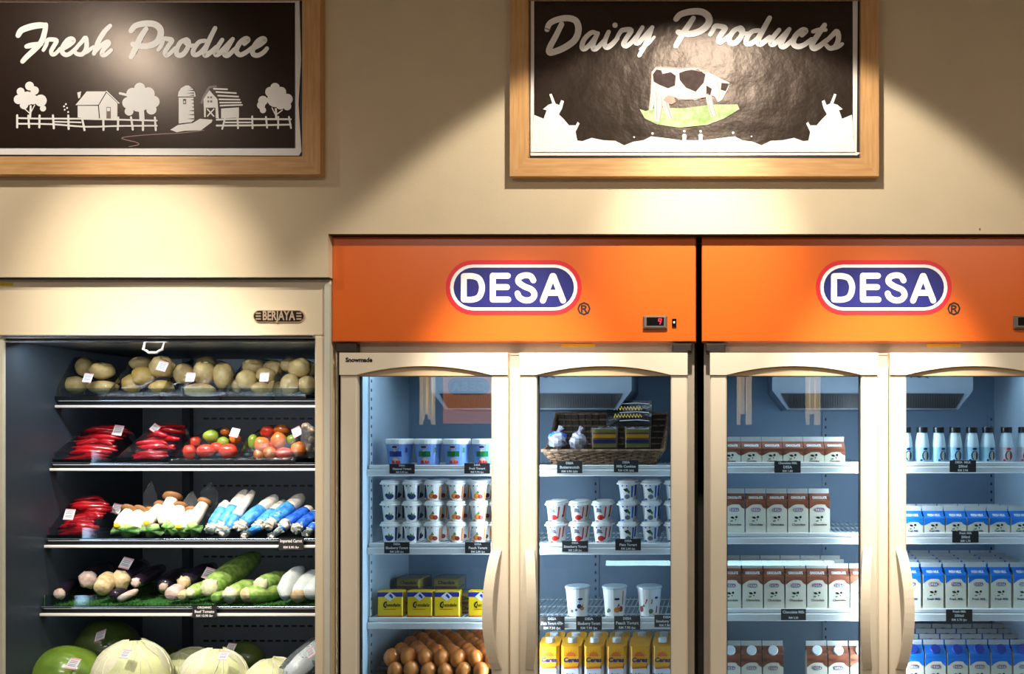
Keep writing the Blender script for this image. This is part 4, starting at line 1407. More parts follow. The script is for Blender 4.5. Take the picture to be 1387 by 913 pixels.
def veg(name, label, cat, a, b, r, mat, endmat=None, group=None, Ya=.03, Yb=.22, prof=None, smooth=True, end_r=.7, bend=0.0, endname='cut_end'):
    """Long vegetable pointing at the viewer: a = near end pixel, b = far end pixel, r in pixels."""
    pa, pb = P(a[0], a[1], Y4 + Ya), P(b[0], b[1], Y4 + Yb)
    rr = r / ppm(Y4 + Ya)
    pa.z = max(pa.z, zt4 + rr * .85)
    pb.z = max(pb.z, zt4 + rr * .6)
    t = thing(name, label, cat, (pa.x, pa.y, zt4 - .004), group)
    d = pb - pa
    prof = prof or [(0.0, .6), (.06, .9), (.2, 1.05), (.6, 1.1), (.88, .8), (1.0, .3)]
    mb = MB().tube([pa + d * u + Vector((0, 0, bend * math.sin(math.pi * u))) for u, _ in prof], [rr * k for _, k in prof], 14)
    for i, v in enumerate(mb.v):
        n = mnoise.noise(Vector(v) * 40)
        mb.v[i] = (v[0] + n * rr * .06, v[1], v[2] + n * rr * .08)
    part('body', mb, MATS[mat], t, smooth=smooth)
    if endmat:
        dn = d.normalized()
        part(endname, MB().blob(pa, (rr * end_r, rr * end_r * .7, rr * end_r), a[0] * .1, .35, 2.5, 12, 8), MATS[endmat], t, smooth=True)
    return t


AG = 'dark aubergines and roots on the grass mat'
veg('aubergine', 'dark aubergine with torn pale calyx at the left end of the mat', 'aubergine', (81, 805), (105, 778), 8, 'eggplant', 'root_pink', AG, .05, .25, end_r=.95, endname='calyx')
veg('aubergine', 'dark aubergine with curled white calyx, second from the mat end', 'aubergine', (119, 785), (150, 768), 12, 'eggplant', 'root_pink', AG, .10, .30, end_r=1.0, endname='calyx')
veg('taro_root', 'knobbly yellowish root standing beside the second aubergine', 'root', (137, 800), (150, 778), 11, 'root_beige', None, AG, .03, .10)
veg('aubergine', 'dark aubergine with cream calyx under a grey sticker', 'aubergine', (164, 786), (196, 765), 14, 'eggplant', 'root_beige', AG, .09, .30, end_r=.95, endname='calyx')
veg('aubergine', 'dark aubergine with brown tipped calyx in the middle of the mat', 'aubergine', (184, 789), (222, 768), 9, 'eggplant', 'root_pink', AG, .08, .28, endname='calyx')
veg('radish_stick', 'slim pink root lying diagonally on the grass mat', 'root', (160, 813), (187, 799), 4.5, 'root_pink', None, AG, .02, .07)
veg('aubergine', 'small dark aubergine lying low behind the slim pink root', 'aubergine', (152, 806), (185, 800), 8, 'eggplant', None, AG, .045, .16)
veg('aubergine', 'brown shaded aubergine behind the round pale root', 'aubergine', (222, 795), (250, 775), 12, 'eggplant', 'root_pink', AG, .12, .34, end_r=.5, endname='calyx')
veg('taro_root', 'round pale purple root at the middle of the grass mat', 'root', (231, 806), (246, 798), 10, 'root_pink', None, AG, .03, .09)
veg('aubergine', 'glossy black aubergine with pale tip and sticker beside the gourds', 'aubergine', (249, 789), (292, 768), 12, 'eggplant', 'root_beige', AG, .09, .28, end_r=.75, endname='calyx')
veg('taro_root', 'small tan root wedged beside the first gourd', 'root', (246, 808), (254, 803), 6.5, 'root_beige', None, AG, .025, .07)
for px, py, Yk, tl in ((171, 763, .12, .25), (283, 777, .13, .3)):
    p = P(px, py, Y4 + Yk)
    o = link('price_sticker', STK, None, p, (-.5, tl, 0))
    tag(o, 'small grey price sticker ' + ('above the cream calyx aubergine' if px < 200 else 'on the glossy black aubergine'), 'sticker')
GG = 'green gourds on the grass mat'
veg('green_gourd', 'small yellow-green gourd, leftmost of the gourds', 'gourd', (258, 803), (290, 793), 9.5, 'gourd', 'gourd_end', GG, .03, .12)
veg('green_gourd', 'largest green gourd, stretching back to the cooler wall', 'gourd', (284, 796), (350, 752), 15, 'gourd', 'gourd_end', GG, .055, .34, end_r=.8)
veg('green_gourd', 'short dark green gourd below the largest gourd', 'gourd', (290, 810), (312, 806), 7.5, 'gourd', None, GG, .02, .10)
veg('green_gourd', 'pale ended round gourd at the middle of the gourds', 'gourd', (312, 806), (345, 792), 12, 'gourd', 'gourd_end', GG, .025, .14, end_r=.85)
veg('green_gourd', 'long low gourd with orange tinted end beside the white radish', 'gourd', (334, 806), (384, 800), 12, 'gourd', 'root_beige', GG, .028, .13, end_r=.75)
veg('green_gourd', 'pale spotted gourd resting on top beside the white radish', 'gourd', (353, 792), (388, 782), 12, 'gourd', 'gourd_end', GG, .06, .20, end_r=.85)
pa = P(386, 815, Y4 + .012)
t = thing('white_radish', 'bent white radish with a pointed tip at the front', 'radish', (pa.x, pa.y, zt4), 'white radishes at the right of the mat')
pp = [P(386, 814, Y4 + .014), P(387, 808, Y4 + .02), P(386, 798, Y4 + .035), P(392, 786, Y4 + .07), P(402, 776, Y4 + .11), P(409, 770, Y4 + .14)]
part('body', MB().tube(pp, [.004, .017, .026, .027, .024, .012], 14), MATS['daikon'], t, smooth=True)
veg('white_radish', 'white radish with a brown root end beside the cooler post', 'radish', (404, 807), (428, 776), 12.5, 'daikon', 'daikon_end', 'white radishes at the right of the mat', .03, .15, end_r=.8, endname='root_end')
veg('white_radish', 'white radish half hidden by the cooler post', 'radish', (419, 806), (440, 782), 11, 'daikon', None, 'white radishes at the right of the mat', .022, .13)

# ---- bottom deck: melons and cabbages
def melon(name, label, cat, px, py, rx, ry, Y, mat, group, stk=None, tilt=0.0, yd=None, leaves=0):
    c = P(px, py, Y)
    k = 1 / ppm(Y)
    rx, ry = rx * k, ry * k
    c.z = max(c.z, DECK_Z + ry * .9)
    t = thing(name, label, cat, (c.x, Y, DECK_Z), group)
    R = Matrix.Rotation(tilt, 3, 'Y')
    part('body', MB().blob(c, (rx, yd or rx * .85, ry), px * .1, .05, 1.5, 26, 16, R), MATS[mat], t, smooth=True)
    for i in range(leaves):
        # overlapping outer leaf: a shell patch with a raised rim
        mb = MB()
        a0 = [2.2, 0.9, -0.4, 3.4][i]
        n, m = 12, 9
        for j in range(m + 1):
            for q in range(n + 1):
                th = 0.15 + 1.5 * j / m
                ph = a0 + (q / n - .5) * (1.6 + .3 * math.sin(j))
                kk = 1.015 + .012 * i + .03 * abs(q / n - .5) ** 2 * 4 + .008 * math.sin(j * 2 + q)
                d = Vector((math.sin(th) * math.cos(ph) * rx, -math.sin(th) * math.sin(ph) * rx * .85, math.cos(th) * ry)) * kk
                mb.v.append(tuple(c + R @ d))
        for j in range(m):
            for q in range(n):
                a = j * (n + 1) + q
                mb.f.append([a, a + n + 1, a + n + 2, a + 1])
                mb.mi.append(0)
        lf = part('outer_leaf', mb, MATS['cabbage_green' if i % 2 else 'cabbage'], t, smooth=True)
        rb = MB()
        for q in (0.25, .5, .75):
            pts_ = []
            for j in range(6):
                th = .2 + 1.3 * j / 5
                ph = a0 + (q - .5) * 1.5 * (j / 5)
                pts_.append(c + R @ (Vector((math.sin(th) * math.cos(ph) * rx, -math.sin(th) * math.sin(ph) * rx * .85, math.cos(th) * ry)) * (1.02 + .012 * i)))
            rb.tube(pts_, [.002, .003, .003, .0025, .002, .001], 6)
        part('leaf_veins', rb, MATS['cabbage'], lf, smooth=True, kind='stuff')
    for s in (stk or []):
        o = sticker(t, s[0], s[1], Y - s[4], s[2], -.75, s[3])
    return t


MG, CG = 'green melons on the bottom deck', 'cabbages on the bottom deck'
melon('green_melon', 'glossy green melon with a pink sticker at the bottom left corner', 'melon', 90, 916, 46, 40, .20, 'melon_green', MG, [(99, 899, .15, 1.1, .095)], .15)
melon('green_melon', 'dark green melon with grey sticker behind the leftmost green melon', 'melon', 142, 886, 46, 46, .40, 'melon_dark', MG, [(136, 861, -.35, 1.15, .115)], -.2)
melon('cabbage', 'large round cream cabbage, leftmost of the cabbages', 'cabbage', 178, 921, 50, 53, .19, 'cabbage', CG, [(170, 886, .1, .9, .115)], .1, leaves=3)
melon('green_melon', 'dark melon peeking out behind the two left cabbages', 'melon', 226, 900, 28, 24, .54, 'melon_dark', MG)
melon('cabbage', 'cream cabbage lying tilted, second from left', 'cabbage', 252, 912, 40, 31, .36, 'cabbage', CG, None, -.45, leaves=3)
melon('cabbage', 'yellow-green cabbage with a pink edged sticker, third from left', 'cabbage', 289, 919, 43, 40, .19, 'cabbage_green', CG, [(303, 888, .05, .95, .10)], .15, leaves=3)
melon('green_melon', 'dark green melon with a brown sticker behind the third cabbage', 'melon', 328, 895, 30, 26, .38, 'melon_dark', MG, [(313, 877, .1, .9, .10)])
melon('cabbage', 'pale cabbage low in front, rightmost of the cabbages', 'cabbage', 370, 928, 38, 36, .22, 'cabbage_green', CG, None, -.15, leaves=3)
pa, pb = P(384, 925, .16), P(446, 868, .30)
t = thing('wrapped_radish', 'thick white radish wrapped in film beside the cooler post, bottom deck', 'radish', (pa.x, .2, DECK_Z))
d = pb - pa
part('body', MB().tube([pa, pa + d * .1, pa + d * .4, pa + d * .8, pb], [.02, .045, .055, .05, .03], 16), MATS['daikon'], t, smooth=True)
part('film', MB().tube([pa, pa + d * .1, pa + d * .4, pa + d * .8, pb], [.023, .048, .058, .053, .033], 10), MATS['wrap_film'], t)
sticker(t, 421, 884, .155, -.6, -.5, .9)


# ---- price tags
def price_tag(label, px0, px1, py0, py1, Y, lines, holder=True, sub=None):
    xa, xb = X(px0, Y), X(px1, Y)
    za, zb = Z(py1, Y), Z(py0, Y)
    t = thing('price_tag', label, 'price tag', ((xa + xb) / 2, Y, za), 'black shelf price tags')
    part('card', MB().box(xa + .001, xb - .001, Y, Y + .0012, za + .001, zb - .001), MATS['tag_black'], t)
    if holder:
        mb = MB().box(xa - .001, xb + .001, Y - .0025, Y - .001, za - .003, za + .0015).box(xa - .001, xb + .001, Y - .0025, Y - .001, zb - .001, zb + .001)
        mb.box(xa - .002, xa, Y - .0025, Y - .001, za, zb).box(xb, xb + .002, Y - .0025, Y - .001, za, zb)
        part('holder', mb, MATS['acrylic'], t)
    n = len(lines)
    h = zb - za
    for i, tx_ in enumerate(lines):
        mb = MB()
        sz = h * ((.33 if n < 3 else .29) if i == n - 2 else .24)
        text_into(mb, tx_, sz, (xa + xb) / 2, Y - .0004, zb - h * ((i + .62) / n) * .96, sz * .03)
        mx_ = max(v[0] for v in mb.v) - min(v[0] for v in mb.v)
        lim = (xb - xa) * .86
        if mx_ > lim:
            m_ = (xa + xb) / 2
            mb.v = [(m_ + (v[0] - m_) * lim / mx_, v[1], v[2]) for v in mb.v]
        part('lettering', mb, MATS['ink_white'], t)
    return t


price_tag('black price tag reading Imported Carrot under the blue bags', 377, 411.5, 727.5, 745.5, Y3 - .009, ['Imported Carrot', 'RM 5.90 /kg'])
price_tag('black organic price tag below the gourds on the fourth shelf', 260, 294, 819.5, 837, Y4 - .009, ['ORGANIC', 'Beef Tomato', 'RM 13.90 /kg'])

# ================================================================== GOODS IN THE FRIDGES
FY = 0.135          # front line of the goods
ZF1 = [Z(p[0], 0.12) - 0.003 for p in F1]
ZF2 = [Z(p[0], 0.12) - 0.003 for p in F2]
ZDECK = 0.525


def dup(name, parts, label, cat, loc, group, rotz=0.0, skip=()):
    """One more of a kind: an Empty with linked copies of each part's mesh (parts: name, mesh, parent index or None)."""
    t = thing(name, label, cat, loc, group, rotz)
    made = []
    for nm, me, par in parts:
        if nm in skip:
            made.append(None)
            continue
        made.append(link(nm, me, t if par is None else made[par]))
    return t


def wrap(mb, pts, r0, r1, h, off=.0008):
    """Flat print wrapped on a tapering cup: pts are (arc, z)."""
    vv = []
    for u, z in pts:
        r = r0 + (r1 - r0) * z / h + off
        a = u / max(r, .001)
        vv.append((r * math.sin(a), -r * math.cos(a), z))
    a_ = sum(pts[i][0] * pts[(i + 1) % len(pts)][1] - pts[(i + 1) % len(pts)][0] * pts[i][1] for i in range(len(pts)))
    if a_ < 0:
        vv = vv[::-1]
    mb.k = getattr(mb, 'k', 0) + 1
    f = 1 + .0015 * mb.k
    mb.face([(x * f, y * f, z) for x, y, z in vv])


def circ(u, z, r, rz=None, n=10):
    return [(u + r * math.cos(2 * math.pi * i / n), z + (rz or r) * math.sin(2 * math.pi * i / n)) for i in range(n)]


def cup_kind(kind):
    h, r0, r1 = .056, .0205, .0275
    body = MB().lathe([(r0 - .002, 0), (r0, .002), (r1, h)], n=20).mesh('cup_body', MATS['cup_white'], smooth=False)
    lid = MB().lathe([(r1 + .0015, h - .002), (r1 + .0065, h), (r1 + .0065, h + .004), (r1 + .003, h + .0065), (r1 + .002, h + .012), (r1 - .004, h + .0145)], n=22).mesh('cup_lid', MATS['cup_white'])
    pr = MB()
    mats = {'berry': ['fruit_navy', 'fruit_green', 'band_grey', 'fruit_navy'], 'peach': ['fruit_peach', 'fruit_green', 'band_grey', 'fruit_dark_red'],
            'straw': ['fruit_red', 'band_grey', 'logo_blue', 'fruit_red'], 'plain': ['band_grey', 'fruit_green', 'band_blue', 'grille_dark']}[kind]
    W = lambda p: wrap(pr, [(u * 1.2 - .001, z * 1.12) for u, z in p], r0, r1, h)
    if kind == 'berry':
        for p in (circ(.004, .014, .010, .008), circ(-.003, .018, .006), circ(.010, .016, .006)):
            pr.m(0)
            W(p)
        pr.m(1)
        W([(0, .020), (.004, .030), (.008, .022), (.013, .030), (.010, .018)])
        pr.m(3)
        W([(.020, .006), (.027, .006), (.029, .046), (.022, .046)])
        W([(-.022, .004), (-.014, .003), (-.018, .010)])
    elif kind == 'peach':
        pr.m(0)
        W(circ(.000, .016, .009, .008))
        W([(-.016, .003), (-.004, .003), (-.008, .009), (-.015, .008)])
        pr.m(3)
        W(circ(.010, .014, .007, .007))
        pr.m(1)
        W([(-.002, .024), (.004, .034), (.008, .024)])
        pr.m(0)
        W([(.020, .006), (.026, .006), (.028, .044), (.024, .044)])
    elif kind == 'straw':
        pr.m(0)
        W(circ(.003, .014, .010, .008))
        W([(-.014, .002), (-.002, .002), (-.004, .006), (-.012, .005)])
        W([(.012, .010), (.016, .012), (.022, .046), (.017, .046)])
        pr.m(1)
        W([(-.010, .028), (-.002, .030), (.008, .028), (.004, .040), (-.008, .042)])
    else:
        pr.m(3)
        W([(-.008, .036), (.004, .040), (.010, .030), (.000, .028)])
        pr.m(1)
        W([(.002, .036), (.012, .030), (.010, .022), (.004, .028)])
        pr.m(0)
        W(circ(.004, .014, .008, .007))
        pr.m(2)
        W([(.015, .012), (.021, .012), (.024, .046), (.017, .046)])
        W([(-.016, .003), (-.006, .003), (-.006, .009), (-.016, .008)])
    pr.m(2)
    W([(-.012, .044), (.004, .044), (.004, .050), (-.012, .050)])
    prm = pr.mesh('fruit_print', [MATS[m] for m in mats])
    return [('cup', body, None), ('lid', lid, None), ('fruit_print', prm, None)], h + .0145


CUPS = {k: cup_kind(k) for k in ('berry', 'peach', 'straw', 'plain')}
NM = {'berry': 'blueberry', 'peach': 'peach', 'straw': 'strawberry', 'plain': 'blue striped natural'}


def cup_stack(kind, px, high, z0, where, rows=2):
    parts_, h = CUPS[kind]
    for row in range(rows):
        Y = FY + .034 + row * .066
        x = X(px, FY + .004) if row == 0 else X(px, FY + .004) + .004
        for k in range(high):
            lev = {3: ['bottom', 'middle', 'top'], 2: ['bottom', 'top']}[high][k]
            lab = '%s yogurt cup, %s of %s%s' % (NM[kind], lev, where, '' if row == 0 else ', back row')
            dup('yogurt_cup', parts_, lab, 'yogurt cup', (x, Y, z0 + k * (h - .0015) + .0005), 'small yogurt cups', random.uniform(-.12, .12))


random.seed(12)
for i, px in enumerate((524.5, 554.5, 584.5, 615, 645.5, 673)):
    k = 'berry' if i < 2 else 'peach'
    wh = ['the leftmost stack', 'the second stack from left', 'the stack beside the blueberry cups', 'the second peach stack', 'the third peach stack', 'the peach stack at the door edge'][i]
    cup_stack(k, px, 3, ZF1[1], wh)
for i, px in enumerate((749.5, 782, 813)):
    cup_stack('straw', px, 2, ZF1[1], ['the left red stack', 'the middle red stack', 'the right red stack'][i])
for i, px in enumerate((848, 880, 912)):
    cup_stack('plain', px, 3, ZF1[1], ['the stack beside the red cups', 'the middle blue stack', 'the stack at the right door edge'][i])


# ---- blue tubs on the first shelf
def tub_kind(bandmat):
    h, r0, r1 = .074, .036, .043
    body = MB().lathe([(r0 - .002, 0), (r0, .002), (r1, h)], n=26).mesh('tub_body', MATS['tub_blue'])
    lid = MB().lathe([(r1 + .001, h - .003), (r1 + .003, h - .001), (r1 + .003, h + .012), (r1 + .001, h + .015), (r1 - .004, h + .0155)], n=26).mesh('tub_lid', MATS['cup_white'])
    pr = MB()
    W = lambda p: wrap(pr, p, r0, r1, h)
    pr.m(0)
    for u0 in (-.024, -.010, .004):
        W([(u0, .030), (u0 + .014, .030), (u0 + .014, .048), (u0, .048)])
    pr.m(1)
    W(circ(-.004, .062, .013, .006))
    W([(-.010, .050), (-.004, .046), (.003, .050), (-.004, .056)])
    W(circ(-.002, .018, .010, .009))
    pr.m(2)
    W(circ(.006, .012, .008, .006))
    W(circ(-.010, .012, .006, .006))
    pr.m(3)
    W(circ(-.004, .062, .010, .004))
    pr.m(0)
    W([(.030, .044), (.038, .044), (.039, .060), (.031, .060)])
    prm = pr.mesh('tub_print', [MATS[bandmat], MATS['flesh_tan'], MATS['fruit_red'], MATS['logo_blue']])
    return [('tub', body, None), ('lid', lid, None), ('label_print', prm, None)]


TN, TGn = tub_kind('tub_navy'), tub_kind('tub_green')
for i, px in enumerate((536.2, 575.5, 614.5, 654)):
    dup('yogurt_tub', TN if i == 0 else TGn, ['blue yogurt tub with navy band, leftmost on the first shelf', 'blue yogurt tub with green band, beside the navy band tub',
                                             'blue yogurt tub with green band, third from left', 'blue yogurt tub with green band at the door edge'][i], 'yogurt tub', (X(px, FY + .01), FY + .05, ZF1[0]), 'blue yogurt tubs')

# ---- yellow cheese boxes
w2, hh, dd = .0415, .087, .034


def cheese_parts():
    box = MB().rbox(-w2, w2, -dd / 2, dd / 2, 0, hh, .003).mesh('cheese_box', MATS['cheese_yellow'])
    pr = MB()
    y = -dd / 2 - .0006
    pr.m(0).flat([(-w2, .068), (w2, .068), (w2, .083), (-w2, .083)], y)
    pr.m(1).flat([(-w2, .001), (w2, .001), (w2, .0055), (-w2, .0055)], y)
    pr.m(2).flat([(-.019, .069), (0, .054), (.019, .069), (0, .085)], y - .0004)
    pr.m(0).flat([(-.004, .072), (.008, .062), (.011, .068), (.002, .079)], y - .0008)
    pr.m(3).stroke([(-.012, .051), (-.018, .047), (-.020, .038), (-.014, .033)], .005, y - .0004, 4)
    text_into(pr, 'hesdale', .016, .009, y - .0006, .041, .0003, .2)
    pr.m(1).flat([(-.022, .026), (.020, .026), (.020, .028), (-.022, .028)], y - .0004)
    prm = pr.mesh('cheese_print', [MATS['cheese_blue'], MATS['cheese_red'], MATS['poster_white'], MATS['ink_black']])
    return [('box', box, None), ('front_print', prm, None)]


CHP = cheese_parts()
for i, (px, rz) in enumerate(((527, .02), (567.5, -.03), (604, .02), (650.5, -.02))):
    dup('cheese_box', CHP, ['yellow cheese box standing in front, leftmost', 'yellow cheese box standing in front, second from left', 'yellow cheese box standing in front, third from left',
                            'yellow cheese box standing in front, partly behind the door handle'][i], 'cheese box', (X(px, FY), FY + .025, ZF1[2]), 'yellow cheese boxes', rz)
flat_ = MB().rbox(-.042, .042, -.045, .045, 0, .032, .004).mesh('cheese_pack', MATS['cheese_yellow'])
fp = MB()
fp.m(0).flat([(-.038, .003), (.038, .003), (.038, .008), (-.038, .008)], -.0456)
text_into(fp.m(1), 'Chesdale', .016, 0, -.046, .020, .0005, .2)
flm = fp.mesh('pack_print', [MATS['cheese_red'], MATS['ink_black']])
flf = hull([Vector((x, y, z)) for x in (-.046, .046) for y in (-.05, .05) for z in (0.001, .036)]).mesh('film', MATS['bag_film'])
FLAT = [('pack', flat_, None), ('front_print', flm, None), ('film', flf, None)]
for i, (x, yb, z, lab) in enumerate(((X(546, .25), .245, .052, 'flat cheese pack lying behind the leftmost cheese box'), (X(592, .25), .245, .052, 'flat cheese pack lying behind the second cheese box'),
                                     (X(640, .25), .245, .052, 'flat cheese pack lying behind the third cheese box'), (X(560, .36), .36, .086, 'flat cheese pack at the back of the shelf, topmost at left'),
                                     (X(609, .36), .36, .086, 'flat cheese pack at the back of the shelf, topmost at centre'))):
    for k in range(int(z / .033) + 1):
        zz = ZF1[2] + k * .0335
        top = k == int(z / .033)
        dup('cheese_pack', FLAT, lab if top else lab.replace('topmost', 'under the topmost,').replace('lying behind', 'under another behind') + (' level %s' % ['one', 'two', 'three'][k] if i > 2 else ''),
            'cheese pack', (x, yb, zz), 'flat cheese packs', .1 * (i % 3 - 1))

# ---- eggs on trays
rowp, colp = .047, .0555
ez = Z(893, .14)
EX0 = X(530, .14)
tr_ = MB()
nx_, ny_ = 7, 8
for lvl in range(2):
    z0 = ez - .028 - .036 * lvl
    for j in range(ny_ + 1):
        for i in range(nx_ * 2 + 2):
            pass
    tr_.box(EX0 - .045, EX0 + colp * nx_ + .0, .132 - .03 * lvl, .105 + rowp * ny_ + .02, z0 - .004, z0 + .004)
    for j in range(ny_):
        for i in range(nx_ + 1):
            x = EX0 + (i - .5) * colp + (colp / 2 if j % 2 else 0)
            y = .135 + j * rowp + rowp / 2
            tr_.lathe([(.016, -.002), (.004, .018)], (x, y, z0 + .004), 8)
tray = solo('egg_tray', tr_, MATS['egg_tray'], 'dark moulded egg trays stacked under the brown eggs', 'egg tray')
tray.location.z += 0
base = MB().box(EX0 - .045, EX0 + colp * nx_, .12, .50, ZDECK, ez - .068)
solo('egg_carton_stack', base, MATS['egg_tray'], 'dark carton carrying the egg trays on the fridge floor', 'carton')
eggm = MB().lathe([(.001, -.030), (.012, -.027), (.021, -.016), (.0250, -.002), (.0240, .010), (.0185, .022), (.010, .029), (.001, .032)], n=16, cap=False).mesh('egg', MATS['egg'], smooth=True)
random.seed(5)
ROWN = ['front', 'second', 'third', 'fourth', 'fifth', 'sixth', 'seventh', 'back']
for j in range(ny_):
    for i in range(nx_):
        x = EX0 + i * colp + (colp / 2 if j % 2 else 0) + random.uniform(-.002, .002)
        if x > EX0 + colp * (nx_ - .7):
            continue
        y = .140 + j * rowp
        e = link('egg', eggm, None, (x, y, ez + .004 + random.uniform(-.003, .004)), (random.uniform(-.25, .25), random.uniform(-.25, .25), 0))
        n = nx_ if j % 2 == 0 else nx_ - 1
        tag(e, 'brown egg in the %s row of the tray, %s' % (ROWN[j], nth(i, n)), 'egg', 'brown eggs on the trays')

for i in range(6):
    e = link('egg', eggm, None, (EX0 + (i + .35) * colp + random.uniform(-.006, .006), .122, ez - .034 + random.uniform(-.004, .004)), (random.uniform(-.3, .3), random.uniform(-.3, .3), 0))
    tag(e, 'brown egg on the lower tray edge, %s' % nth(i, 6), 'egg', 'brown eggs on the trays')

# ---- wicker basket with snacks
bx0, bx1 = X(736, .15), X(899, .15)
bz, bY0, bY1 = ZF1[0], .135, .40
bsk = thing('wicker_basket', 'brown wicker display basket with a high back on the first shelf', 'basket', ((bx0 + bx1) / 2, .25, bz))


def ring_pts(ins, z, z_back, n=64):
    pts = []
    x0, x1, y0, y1 = bx0 + ins, bx1 - ins, bY0 + ins * .6, bY1
    per = []
    for i in range(n):
        u = i / n * 4
        s = int(u)
        f = u - s
        if s == 0:
            per.append((x0 + (x1 - x0) * f, y0))
        elif s == 1:
            per.append((x1, y0 + (y1 - y0) * f))
        elif s == 2:
            per.append((x1 - (x1 - x0) * f, y1))
        else:
            per.append((x0, y1 - (y1 - y0) * f))
    for x, y in per:
        f = (y - y0) / (y1 - y0)
        pts.append((x, y, z + (z_back - z) * f * f))
    return pts


rows = 9
htf, htb = .052, .18
for r in range(rows):
    u = r / (rows - 1)
    pts = ring_pts(.032 * (1 - u), bz + .004 + (htf - .006) * u, bz + .004 + (htb - .006) * u)
    mb = MB()
    wav = [Vector(p) + Vector((0, 0, .0)) + Vector((.0025 if (i + r) % 2 else -.0025) * (1 if abs(p[1] - bY0) > .03 else 0) for _ in range(1)) if False else
           Vector((p[0], p[1] + (.003 if (i + r) % 2 else -.003), p[2])) for i, p in enumerate(pts)]
    wav.append(wav[0])
    mb.tube(wav, .0036 if r < rows - 1 else .0055, 6)
    part('rim' if r == rows - 1 else 'woven_strand', mb, MATS['wicker'], bsk)
mb = MB()
p0, p1 = ring_pts(.032, bz + .003, bz + .003), ring_pts(0, bz + htf, bz + htb)
for i in range(64):
    mb.tube([p0[i], p1[i]], .002, 5)
part('stakes', mb, MATS['wicker_dark'], bsk, kind='stuff')
mb = MB()
n = 64
q0 = [(p[0], p[1] + .004, p[2]) for p in p0]
q1_ = [(p[0] * 1, p[1] + .004, p[2] - .004) for p in p1]
mb.add(q0 + q1_, [(i, (i + 1) % n, n + (i + 1) % n, n + i) for i in range(n)])
mb.add(q0, [tuple(range(n))])
part('lining', mb, MATS['wicker_dark'], bsk)


def rise(name, label, cat, px, py, w_, h_, Y, build, group):
    c = P(px, py, Y)
    t = thing(name, label, cat, (c.x, Y, c.z - h_ / 2), group)
    build(t, c)
    return t


def foil(col):
    def f(t, c):
        part('bun_bag', MB().blob(c, (.030, .026, .030), c.x * 9, .3, 2.4, 14, 10), MATS['foil_pack'], t, smooth=False)
        if col:
            part('printed_top', MB().blob(c + Vector((0, .004, .017)), (.031, .022, .013), 3, .3, 2.4, 12, 8), MATS['bag_deep'], t)
        part('twisted_end', MB().tube([c + Vector((0, .005, .022)), c + Vector((.004, .008, .034)), c + Vector((.012, .012, .046))], [.012, .006, .011], 7), MATS['foil_pack'], t)
    return f


SG = 'snack packs in the wicker basket'
rise('foil_snack', 'silver snack bag with blue top, left in the basket', 'snack', 755, 597, 0, .06, .185, foil(True), SG)
rise('foil_snack', 'plain silver snack bag, second from left in the basket', 'snack', 783, 598, 0, .06, .19, foil(False), SG)


def cheese_stack(t, c):
    part('tub_pack', MB().rbox(c.x - .042, c.x + .042, c.y - .02, c.y + .02, c.z - .034, c.z + .034, .006), MATS['pack_brown'], t)
    for z0, z1, m_ in ((.020, .031, 'pack_olive'), (.002, .014, 'juice_yellow'), (-.014, -.004, 'tub_navy'), (-.030, -.018, 'pack_olive')):
        part('label_band', MB().box(c.x - .038, c.x + .038, c.y - .0215, c.y - .0195, c.z + z0, c.z + z1), MATS[m_], t)
    part('film', MB().rbox(c.x - .046, c.x + .046, c.y - .024, c.y + .024, c.z - .036, c.z + .040, .008), MATS['wrap_film'], t)


rise('striped_pack', 'square striped snack pack, left of the two striped packs', 'snack', 819.5, 594, 0, .07, .185, cheese_stack, SG)
rise('striped_pack', 'square striped snack pack, right of the two striped packs', 'snack', 864, 594, 0, .07, .185, cheese_stack, SG)


def black_bag(t, c):
    pts = [c + Vector((a * .078, b * .030 + (1 if d > 0 else -.4) * .02, d * .046)) for a in (-1, 1) for b in (-1, 1) for d in (-1, 1)]
    pts += [c + Vector((0, -.034, 0)), c + Vector((0, .04, .0))]
    part('bag', hull(pts), MATS['pack_black'], t)
    for dz in (.018, -.008):
        mb = MB()
        for k in range(9):
            u = c.x - .045 + k * .0105
            mb.stroke([(u - .004, c.z + dz - .004), (u, c.z + dz + .007), (u + .005, c.z + dz - .002)], .003, c.y - .046, 0)
        part('gold_lettering', mb, MATS['letter_gold'], t, kind='stuff')
    for dz in (.034, .004, -.024):
        part('seam', MB().tube([c + Vector((-.03, -.046, dz)), c + Vector((.03, -.048, dz + .003)), c + Vector((.07, -.044, dz))], .0016, 6), MATS['foil_pack'], t)


rise('black_snack_bag', 'black snack bag with gold lettering standing at the basket back', 'snack', 853, 561, 0, .09, .30, black_bag, SG)

# ---- tall yogurt cups on the third shelf
def tall_kind(cols):
    h, r0, r1 = .092, .032, .040
    body = MB().lathe([(r0 - .002, 0), (r0, .002), (r1, h)], n=24).mesh('cup_body', MATS['cup_white'])
    lid = MB().lathe([(r1 + .0005, h), (r1 + .003, h + .001), (r1 + .003, h + .005), (r1 + .001, h + .008), (r1 - .003, h + .009)], n=24).mesh('cup_lid', MATS['dome_clear'])
    pr = MB()
    W = lambda p: wrap(pr, p, r0, r1, h)
    for m_, p in cols:
        pr.m(m_)
        W(p)
    prm = pr.mesh('cup_print', [MATS[m] for m in ('fruit_navy', 'fruit_green', 'fruit_peach', 'fruit_red', 'fruit_dark_red', 'band_grey', 'logo_blue', 'tub_blue')])
    return [('cup', body, None), ('lid', lid, None), ('fruit_print', prm, None)]


